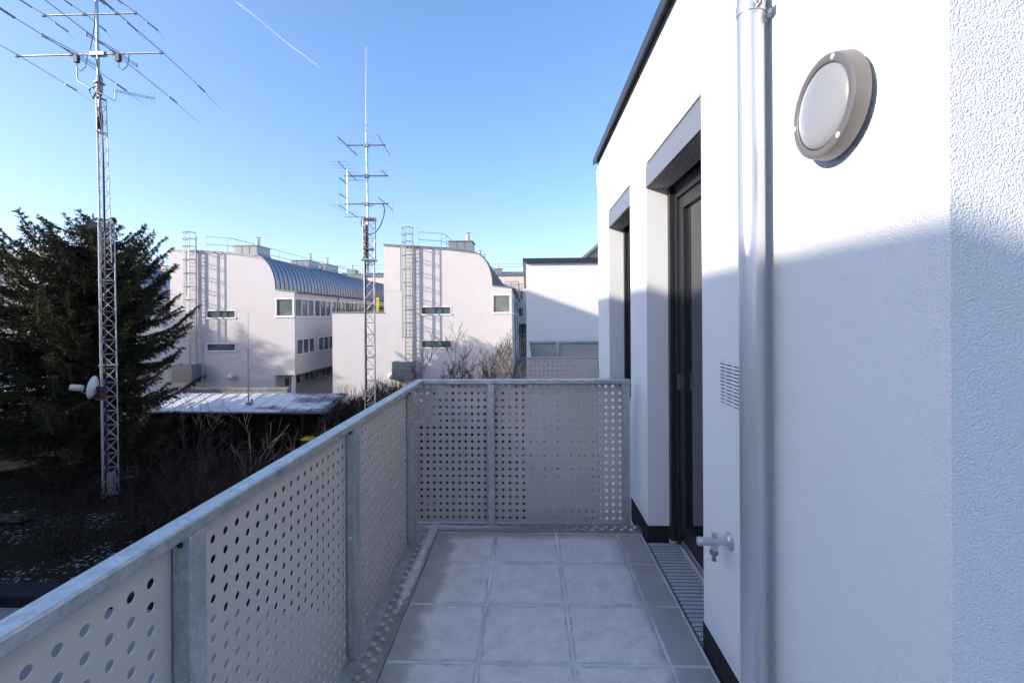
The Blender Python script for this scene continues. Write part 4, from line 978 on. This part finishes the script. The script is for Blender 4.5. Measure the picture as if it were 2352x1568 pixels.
# contrail: a thin drifting ribbon of ice far up
Zc = 2600.0
a, b = ray(538, 2), ray(738, 160)
pa_, pb_ = Vector((0, 0, H)) + a * (Zc / a.z), Vector((0, 0, H)) + b * (Zc / b.z)
pts = []; rs = []
for k in range(25):
    u = k / 24; p = pa_.lerp(pb_, u); pts.append(p + Vector((0, 0, 6 * math.sin(u * 9)))); rs.append((9.5 - 5.5 * u) * (1 if 0 < k < 24 else .2))
cm = bpy.data.materials.new('contrail_ice'); cm.use_nodes = True; n_, l_ = cm.node_tree.nodes, cm.node_tree.links
out = n_['Material Output']; df = n_['Principled BSDF']; df.inputs['Base Color'].default_value = (.95, .95, .95, 1); df.inputs['Roughness'].default_value = 1
df.inputs['Specular IOR Level'].default_value = 0
tl = n_.new('ShaderNodeBsdfTranslucent'); tl.inputs[0].default_value = (.95, .95, .95, 1); m0 = n_.new('ShaderNodeMixShader'); m0.inputs[0].default_value = .6; l_.new(df.outputs[0], m0.inputs[1]); l_.new(tl.outputs[0], m0.inputs[2])
tr = n_.new('ShaderNodeBsdfTransparent'); mx = n_.new('ShaderNodeMixShader'); tc = n_.new('ShaderNodeTexCoord')
nz = n_.new('ShaderNodeTexNoise'); nz.inputs['Scale'].default_value = .0016; nz.inputs['Detail'].default_value = 3; l_.new(tc.outputs['Object'], nz.inputs['Vector'])
mr = n_.new('ShaderNodeMapRange'); mr.inputs['From Min'].default_value = .3; mr.inputs['From Max'].default_value = .75; mr.inputs['To Min'].default_value = .02; mr.inputs['To Max'].default_value = .30
l_.new(nz.outputs['Fac'], mr.inputs['Value']); l_.new(mr.outputs[0], mx.inputs[0]); l_.new(tr.outputs[0], mx.inputs[1]); l_.new(m0.outputs[0], mx.inputs[2]); l_.new(mx.outputs[0], out.inputs['Surface'])
ct = MB().tube(pts, rs, 10).build('contrail', cm, None, smooth=True); tag(ct, 'thin white aircraft contrail high in the blue sky', 'contrail')
# ================================================================== vegetation
def tri_mesh(name, V, Fc, m, parent=None):
    me = bpy.data.meshes.new(name); nv = len(V); nf = len(Fc); k = Fc.shape[1]
    me.vertices.add(nv); me.vertices.foreach_set('co', V.astype(np.float32).ravel())
    me.loops.add(nf * k); me.loops.foreach_set('vertex_index', Fc.astype(np.int32).ravel())
    me.polygons.add(nf); me.polygons.foreach_set('loop_start', np.arange(0, nf * k, k, dtype=np.int32))
    me.update(calc_edges=True); me.validate(); me.materials.append(m)
    o = bpy.data.objects.new(name, me); COL.objects.link(o)
    if parent: o.parent = parent
    return o
def unit(v): return v / np.maximum(np.linalg.norm(v, axis=-1, keepdims=True), 1e-9)
def blades(B, D, L, Wd, curl=.0):
    """one narrow two-face leaf per row: base B, direction D, length L, width Wd"""
    n = len(B); r = unit(rng.normal(size=(n, 3))); s = unit(np.cross(D, r)) * Wd[:, None] / 2
    mid = B + D * (L * .45)[:, None]; tip = B + D * L[:, None]; tip[:, 2] -= L * curl
    V = np.stack([B, mid + s, tip, mid - s], 1).reshape(-1, 3)
    return V, np.arange(4 * n).reshape(n, 4)
def spruce(name, label, x, y, zg, prof, seed, nb=150, K=6, ztop=6.6, bias=None, step=.075):
    global rng
    rng = np.random.default_rng(seed); rd = random.Random(seed)
    root = thing(name, label, 'tree', group='dark spruces beside the yard')
    hz = ztop - zg
    MB().tube([(x, y, zg - .2), (x + .1, y, zg + hz * .3), (x + .05, y + .05, zg + hz * .7), (x, y, ztop - .3)], [.30, .24, .14, .02], 10).build('trunk', M_bark, root, smooth=True)
    limbs = MB(); B = []; D = []; Ls = []
    def rad(z):
        for (z0, r0), (z1, r1) in zip(prof, prof[1:]):
            if z0 <= z <= z1: return r0 + (r1 - r0) * (z - z0) / (z1 - z0)
        return .3
    for i in range(nb):
        u = ((i + rd.random()) / nb) ** .82
        zt_ = zg + .8 + (ztop - .1 - zg - .8) * u                     # height of the tip
        az_ = i * 2.39996 + rd.uniform(-.35, .35)
        R = rad(zt_) * rd.choice((rd.uniform(.5, .8), rd.uniform(.8, 1.0), rd.uniform(.95, 1.16))) * (bias(az_) if bias else 1)
        rise = rd.uniform(.2, .6) if u > .75 else rd.uniform(.0, .35) if u > .5 else rd.uniform(-.15, .15)
        z0 = zt_ - R * rise; nS = max(6, int(R / .16)); path = []
        sag = R * rd.uniform(.05, .13); wob = rd.uniform(-.3, .3)
        for k in range(nS + 1):
            t = k / nS; rr = R * (t - .10 * max(0, t - .7)); a2 = az_ + wob * t * t
            zz = z0 + R * rise * (t ** 1.5) - sag * math.sin(math.pi * min(1, t * 1.05)) + 1.1 * max(0, t - .72) ** 1.3 * R * .35
            path.append(Vector((x + rr * math.cos(a2), y + rr * math.sin(a2), zz)))
        limbs.tube(path, [.05 * (1 - .85 * k / nS) * (.5 + R / 8) + .006 for k in range(nS + 1)], 5, caps=False)
        fat = rd.uniform(.75, 1.2)
        for k in range(1, nS + 1):
            t = k / nS
            if t < .16 and u < .85: continue
            p = path[k]; d = (path[k] - path[k - 1]).normalized(); side = d.cross(Vector((0, 0, 1))).normalized()
            plume = (.19 + .68 * (1 - t) ** .6) * fat * min(1, .45 + R / 5)
            for s in (-1, 1, 0, rd.choice((-1, 1, 0))):
                hang = s == 0
                Ll = plume * rd.uniform(.55, 1.15) * (.75 if hang else 1)
                dl = (side * (s * rd.uniform(.5, 1) + rd.uniform(-.2, .2)) + d * rd.uniform(.35, .9) + Vector((0, 0, -rd.uniform(.7, 1.3) if hang else rd.uniform(-.35, .25)))).normalized()
                st = max(1, int(Ll / step)); q = p + d * rd.uniform(-.08, .08); droop = rd.uniform(.02, .10)
                for j in range(st):
                    dl = (dl + Vector((0, 0, -droop))).normalized(); q = q + dl * step
                    B.append(tuple(q)); D.append(tuple(dl)); Ls.append(.15)
            B.append(tuple(p)); D.append(tuple(d + Vector((0, 0, .25)))); Ls.append(.2)
            if t > .8:
                for _ in range(3): B.append(tuple(p)); D.append(tuple(d + Vector((rd.uniform(-.6, .6), rd.uniform(-.6, .6), rd.uniform(-.2, .7))))); Ls.append(.17)
    for j in range(60):                                               # leader
        B.append((x + rd.uniform(-.05, .05), y, ztop + .25 - .035 * j)); D.append((rd.uniform(-.8, .8), rd.uniform(-.8, .8), .7)); Ls.append(.08 + .006 * j)
    limbs.build('limbs', M_bark, root)
    B = np.array(B); D = unit(np.array(D)); Ls = np.array(Ls); n = len(B)
    Bt = np.repeat(B, K, 0); Dt = np.repeat(D, K, 0); Lt = np.repeat(Ls, K)
    Bt = Bt - Dt * (rng.random(n * K) * step)[:, None] + rng.normal(scale=.010, size=Bt.shape)
    nd = unit(Dt + rng.normal(scale=.6, size=Dt.shape))
    V, Fc = blades(Bt, nd, Lt * rng.uniform(.4, .9, n * K), rng.uniform(.016, .034, n * K))
    tri_mesh('crown', V, Fc, M_spruce, root)
    print('spruce blades', n * K)
    base(root, (x, y, zg)); return root
pr1 = [(-6.3, 3.2), (-5.0, 4.3), (-2.5, 4.7), (0, 4.6), (2.0, 4.5), (3.8, 4.2), (5.0, 3.9), (5.7, 3.5), (6.2, 2.9), (6.6, .4)]
west = lambda a: (1 + .42 * max(0, -.8 * math.cos(a) - .6 * math.sin(a)) ** 2) * (1 - .38 * max(0, math.sin(a)))
spruce('spruce_tree', 'broad dark spruce behind the tall mast with ragged rising branch tips', -22.3, 23.6, -6.3, pr1, 11, 320, 8, 6.65, west)
spruce('spruce_tree', 'spruce outside the view on the left shading the rose wall', -47, 22.0, -6.3, [(a * 1.5 if a > 0 else a, b * 1.15) for a, b in pr1], 5, 360, 5, 9.8)

def branchy(mb, p, d, L, r, depth, rd, spread=.5, up=.12, tw=None, step=.25, minr=.004, nseg=5):
    pts = [p]; rs = [r]
    for i in range(nseg):
        d = (d + Vector((rd.uniform(-.22, .22), rd.uniform(-.22, .22), rd.uniform(-.1, .1) + up))).normalized(); p = p + d * (L / nseg); pts.append(p); rs.append(max(minr, r * (1 - .75 * (i + 1) / nseg)))
        if depth > 0 and i >= 1:
            for _ in range(rd.choice((1, 1, 2))):
                a = rd.uniform(0, 6.28); s = Vector((math.cos(a), math.sin(a), rd.uniform(-.1, .4)))
                branchy(mb, p, (d + s * rd.uniform(spread, spread * 1.9)).normalized(), L * rd.uniform(.4, .65), rs[-1] * .65, depth - 1, rd, spread, up, tw, step, minr, 4 if depth > 1 else 3)
    mb.tube(pts, rs, 5 if r > .02 else 3, caps=False)
def bare_tree(name, label, x, y, h, stems, seed, m=None, cat='tree', group=None, spread=.5, lean=.3, depth=3, r0=.05, zg=None, minr=.006):
    rd = random.Random(seed); root = thing(name, label, cat, group=group); tk = MB(); zg = gz(x, y) if zg is None else zg
    tw = MB()
    for s in range(stems):
        a = rd.uniform(0, 6.28); d = Vector((math.cos(a) * lean, math.sin(a) * lean, 1)).normalized()
        p0 = Vector((x + rd.uniform(-.12, .12) * stems * .4, y + rd.uniform(-.1, .1), zg - .1)); n = 5
        pts = [p0]; rs = [r0 * rd.uniform(.7, 1.1)]; p = p0; L = h * rd.uniform(.75, 1.0)
        for i in range(n):
            d = (d + Vector((rd.uniform(-.12, .12), rd.uniform(-.12, .12), .1))).normalized(); p = p + d * (L / n); pts.append(p); rs.append(max(minr, rs[0] * (1 - .8 * (i + 1) / n)))
            if i >= 1 or stems > 3:
                for _ in range(rd.choice((1, 2, 2))):
                    a = rd.uniform(0, 6.28); q = (d * .8 + Vector((math.cos(a), math.sin(a), .2)) * rd.uniform(spread, spread * 1.7)).normalized()
                    branchy(tw, p, q, L * rd.uniform(.22, .42), rs[-1] * .7, depth - 1, rd, spread, .08, minr=minr)
        tk.tube(pts, rs, 6, caps=False)
    tk.build('trunk', m or M_twig, root); tw.build('twigs', m or M_twig, root); base(root, (x, y, zg)); return root
pt = lambda px, y: at_y(px, 900, y).x
bare_tree('bare_tree', 'taller bare slender tree, left of the pair before the curved building', pt(1050, 29), 29, 5.3, 1, 3, group='bare trees before the curved building', lean=.1, r0=.06, minr=.011)
bare_tree('bare_tree', 'wide many stemmed bare tree, right of the pair before the curved building', pt(1105, 29.5), 29.5, 4.9, 4, 8, group='bare trees before the curved building', lean=.36, depth=3, r0=.05, minr=.011)
bare_tree('bare_shrub', 'low bare shrub under the ladder box of the curved building', pt(1010, 29), 29, 4.4, 4, 14, cat='shrub', group='bare shrubs in the yard', lean=.4, minr=.010)
bare_tree('bare_shrub', 'pale twisted shrub in the gap by the white house corner', pt(1192, 26), 26, 5.0, 4, 19, M_birch, 'shrub', 'bare shrubs in the yard', lean=.3, minr=.010)
bare_tree('bare_shrub', 'large bare shrub with rising grey stems before the shed roof, nearest the spruce', at_y(455, 1050, 19).x, 19, 3.9, 4, 31, cat='shrub', group='bare shrubs in the yard', lean=.30, depth=2, r0=.032, minr=.006)
bare_tree('bare_shrub', 'thin bare shrub with dark stems between the mast foot and the shed', at_y(410, 1080, 18).x, 18, 2.2, 4, 37, cat='shrub', group='bare shrubs in the yard', lean=.5, depth=2, r0=.02, minr=.005)
bare_tree('sapling', 'slender pale sapling standing before the dark shed opening', at_y(575, 1050, 17.5).x, 17.5, 3.9, 1, 41, M_birch, 'tree', lean=.08, r0=.024, depth=2, minr=.006)
bare_tree('bare_shrub', 'bushy low shrub in the shade before the shed middle', at_y(520, 1060, 20).x, 20, 2.0, 5, 43, cat='shrub', group='bare shrubs in the yard', lean=.5, depth=2, r0=.02, minr=.006)
# reddish brambles beyond the handrail
def bramble(name, label, x, y, n, h, seed, m=M_twig_r):
    rd = random.Random(seed); root = thing(name, label, 'bramble', group='reddish brambles near the handrail'); mb = MB()
    for k in range(n):
        bx_, by_ = x + rd.gauss(0, .8), y + rd.gauss(0, .5); a = rd.uniform(0, 6.28); l = rd.uniform(.6, 1.5) * h; pts = []; L = rd.uniform(.5, 1.5)
        for i in range(8):
            t = i / 7; pts.append((bx_ + math.cos(a) * L * t + rd.uniform(-.04, .04), by_ + math.sin(a) * L * t, gz(bx_, by_) + l * math.sin(t * 2.4) + rd.uniform(-.03, .03)))
        mb.tube(pts, [.010 * (1 - .7 * i / 7) + .002 for i in range(8)], 3, caps=False)
        for _ in range(4):
            q = Vector(pts[rd.randint(2, 6)]); mb.tube([q, q + Vector((rd.uniform(-.25, .25), rd.uniform(-.25, .25), rd.uniform(-.05, .3)))], .004, 3, caps=False)
    mb.build('stems', m, root); base(root, (x, y, gz(x, y)))
bramble('bramble', 'tangle of reddish bramble stems just above the handrail', at_y(690, 1075, 17).x, 17, 70, 1.5, 3)
bramble('bramble', 'arching bramble stems rising past the yellow lidded bin', at_y(715, 1040, 19).x, 19, 45, 2.2, 4)
bramble('bramble', 'low dark bramble patch at the foot of the shaded shrubs', at_y(500, 1110, 18).x, 18, 60, 1.1, 6, M_twig)
# dense brown scrub and ivy round the second mast
def scrub(name, label, blobs, seed, nl, ntw, lm, group=None):
    global rng
    rng = np.random.default_rng(seed); rd = random.Random(seed); root = thing(name, label, 'bush', group=group)
    tw = MB(); P = []
    for (cx, cy, cz, rx, ry, rz, w) in blobs:
        for _ in range(int(ntw * w)):
            a = rd.uniform(0, 6.28); el_ = rd.uniform(-.1, 1.4); q = Vector((cx + rx * math.cos(a) * math.cos(el_) * rd.uniform(.6, 1.0), cy + ry * math.sin(a) * math.cos(el_) * rd.uniform(.6, 1.0), cz + rz * math.sin(el_) * rd.uniform(.7, 1.0)))
            o = Vector((cx, cy, cz)); d = (q - o).normalized(); b0 = q - d * rd.uniform(.3, .7)
            tw.tube([b0, q + Vector((rd.uniform(-.1, .1), rd.uniform(-.1, .1), 0)), q + d * rd.uniform(.1, .45) + Vector((rd.uniform(-.2, .2), rd.uniform(-.2, .2), rd.uniform(-.15, .25)))], [.009, .007, .004], 3, caps=False)
        m_ = int(nl * w); v = rng.normal(size=(m_, 3)); v = unit(v) * (rng.random((m_, 1)) ** .33); v[:, 2] = np.abs(v[:, 2]) * 1.0 - .15
        lump = .82 + .3 * np.sin(v[:, :1] * 5 + seed) * np.cos(v[:, 1:2] * 4)
        P.append(np.array([cx, cy, cz]) + v * np.array([rx, ry, rz]) * lump)
        for k in range(5):
            tw.tube([(cx + rd.uniform(-.3, .3) * rx, cy + rd.uniform(-.3, .3) * ry, -6.3), (cx + rd.uniform(-.6, .6) * rx, cy, cz), (cx + rd.uniform(-.8, .8) * rx, cy, cz + rz * .7)], [.04, .03, .01], 4, caps=False)
    tw.build('twigs', M_twig, root)
    P = np.concatenate(P); n = len(P)
    V, Fc = blades(P, unit(rng.normal(size=(n, 3)) + np.array([0, 0, -.2])), rng.uniform(.06, .15, n), rng.uniform(.03, .08, n))
    tri_mesh('leaves', V, Fc, lm, root); base(root, (blobs[0][0], blobs[0][1], -6.3))
ax_ = lambda px, y: at_y(px, 900, y).x
M_brown = leafmat('withered_brown_leaves', (.05, .032, .02), (.13, .085, .05), 1.4)
zpx = lambda py, y: H + (CY - py) / F * y
scrub('ivy_bush', 'dark ivy mass spilling over the right end of the shed roof', [(ax_(800, 26.3), 26.3, -4.6, 1.2, 1.2, 2.0, 1), (ax_(762, 26), 26, -5.2, .9, 1.2, 1.5, .6), (ax_(830, 25.5), 25.7, -5.0, 1.0, 1.0, 1.9, .6)], 5, 9000, 300, M_ivy)
scrub('brown_bush', 'withered brown bush behind the square mast foot', [(ax_(870, 27), 27.2, -4.1, 1.1, 1.0, 1.85, 1), (ax_(915, 27.5), 27.5, -4.3, 1.3, 1.0, 2.1, .9), (ax_(845, 27.5), 27.5, -4.2, 1.0, .9, 1.4, .6)], 9, 3500, 420, M_brown)
scrub('brown_bush', 'thin brown bush low before the curved building, under the bare trees', [(ax_(1080, 30.4), 30.4, -5.1, 2.6, .8, 2.2, 1), (ax_(1150, 30.6), 30.6, -5.2, 1.6, .8, 2.0, .6)], 12, 1500, 420, M_brown)
M_brush = leafmat('dark_dead_stems', (.012, .009, .007), (.042, .028, .02), .8)
scrub('evergreen_thicket', 'dark evergreen thicket filling the ground behind the spruce trunk', [(ax_(60, 27.5), 27.5, -5.2, 3.2, 1.0, 2.7, 1.6), (ax_(200, 27), 27, -5.3, 2.6, 1.0, 2.6, 1.3), (ax_(330, 26.5), 26.5, -5.4, 2.2, 1.0, 2.3, 1.1)], 21, 9000, 160, M_ivy)
# undergrowth: weeds, litter and low stems, one mass
rng = np.random.default_rng(77)
n = 60000
r = 9 + 19 * rng.random(n) ** .8; th = R_(-4) + R_(50) * rng.random(n)
Bx = -r * np.sin(th) ; By = r * np.cos(th)
keep = (By > 8.0) & (By < 27.5)
Bx, By = Bx[keep], By[keep]; n = len(Bx)
patch = np.sin(Bx * .9 + 1.3) * np.cos(By * .7) + .6 * np.sin(Bx * 2.3 + By * 1.7)
Bz = np.array([gz(a, b) for a, b in zip(Bx, By)]) - .03
hgt = np.clip(.10 + .16 * patch + rng.normal(scale=.08, size=n), .05, .55)
Dd = unit(np.stack([rng.normal(scale=.7, size=n), rng.normal(scale=.7, size=n), np.ones(n)], 1))
V, Fc = blades(np.stack([Bx, By, Bz], 1), Dd, hgt * 1.3, rng.uniform(.015, .05, n), .25)
u = tri_mesh('undergrowth', V, Fc, M_weed); tag(u, 'dark dry weeds and leaf litter covering the shaded yard', 'undergrowth', kind='stuff')
rd = random.Random(91); bw = MB()
for i in range(1300):
    px = rd.uniform(60, 860); yy = rd.uniform(14.5, 26); x0 = at_y(px, 900, yy).x; zz = gz(x0, yy); a = rd.uniform(0, 6.28); Lh = rd.uniform(.3, 1.3); hh = rd.uniform(.25, 1.5) * (1.25 if yy > 20 else .8); bend = rd.uniform(1.2, 2.7)
    pts = [(x0 + math.cos(a) * Lh * t / 6 + rd.uniform(-.04, .04), yy + math.sin(a) * Lh * t / 6, zz + hh * math.sin(bend * t / 6)) for t in range(7)]
    bw.tube(pts, [.011 - .0012 * t for t in range(7)], 3, caps=False)
    q = Vector(pts[rd.randint(2, 5)])
    for _ in range(2): bw.tube([q, q + Vector((rd.uniform(-.35, .35), rd.uniform(-.35, .35), rd.uniform(0, .4)))], [.006, .003], 3, caps=False)
o = bw.build('brushwood', M_brush, fix=False); tag(o, 'tangled dark brushwood and dead stems between mast and shed', 'brushwood', kind='stuff')
M_oldstone = mat('mossy_old_stone', (.075, .07, .06), .95, 0, .1, .5, 5)
# small things lying about the yard
def at_ground(px, py): return at_z(px, py, -6.28)
p = at_ground(295, 1118); gc = thing('garden_chair', 'old wooden garden chair under the spruce beside the mast', 'chair')
for dx in (-.24, .24):
    MB().box(p.x + dx - .03, p.x + dx + .03, p.y - .25, p.y - .19, p.z, p.z + .45).build('leg', M_bark, gc); MB().box(p.x + dx - .03, p.x + dx + .03, p.y + .19, p.y + .25, p.z, p.z + .95).build('leg', M_bark, gc)
MB().box(p.x - .28, p.x + .28, p.y - .26, p.y + .18, p.z + .451, p.z + .49).build('seat', M_bark, gc)
MB().box(p.x - .208, p.x + .208, p.y + .205, p.y + .235, p.z + .60, p.z + .68).box(p.x - .208, p.x + .208, p.y + .205, p.y + .235, p.z + .78, p.z + .90).build('backrest', M_bark, gc); base(gc, tuple(p))
p = at_ground(600, 1000); sl_ = thing('stone_slabs', 'small stack of pale stone slabs on the dark yard floor', 'stones')
for k, (w_, d_, h0_, h1_) in enumerate(((.55, .4, 0, .10), (.45, .35, .101, .22), (.2, .18, .221, .42), (.12, .1, .421, .56))): MB().box(p.x - w_, p.x + w_, p.y - d_, p.y + d_, p.z + h0_, p.z + h1_).build('slab', M_conc, sl_, bevel=.02)
base(sl_, tuple(p))
p = at_ground(25, 1192); pl = thing('trough', 'pale concrete trough at the left edge of the yard', 'planter')
MB().box(p.x - .9, p.x + .7, p.y - .3, p.y + .3, p.z, p.z + .32).build('body', M_oldstone, pl, bevel=.02); MB().box(p.x - .82, p.x + .62, p.y - .23, p.y + .23, p.z + .3201, p.z + .34).build('soil', M_ground, pl); base(pl, tuple(p))
p = at_ground(150, 1085); tp_ = thing('timber_pile', 'sunlit heap of old boards leaning under the spruce', 'timber'); rd = random.Random(4)
for k in range(6):
    a = rd.uniform(-.5, .5); c = Vector((p.x + rd.uniform(-1.3, 1.1), p.y + rd.uniform(-.4, .4), p.z + .3 + .13 * k)); o = MB().box(-1.1, 1.1, -.12, .12, -.02, .02).build('board', M_wood, tp_); o.rotation_euler = (rd.uniform(-.3, .3), rd.uniform(-.25, .25), a); o.location = c
base(tp_, tuple(p))
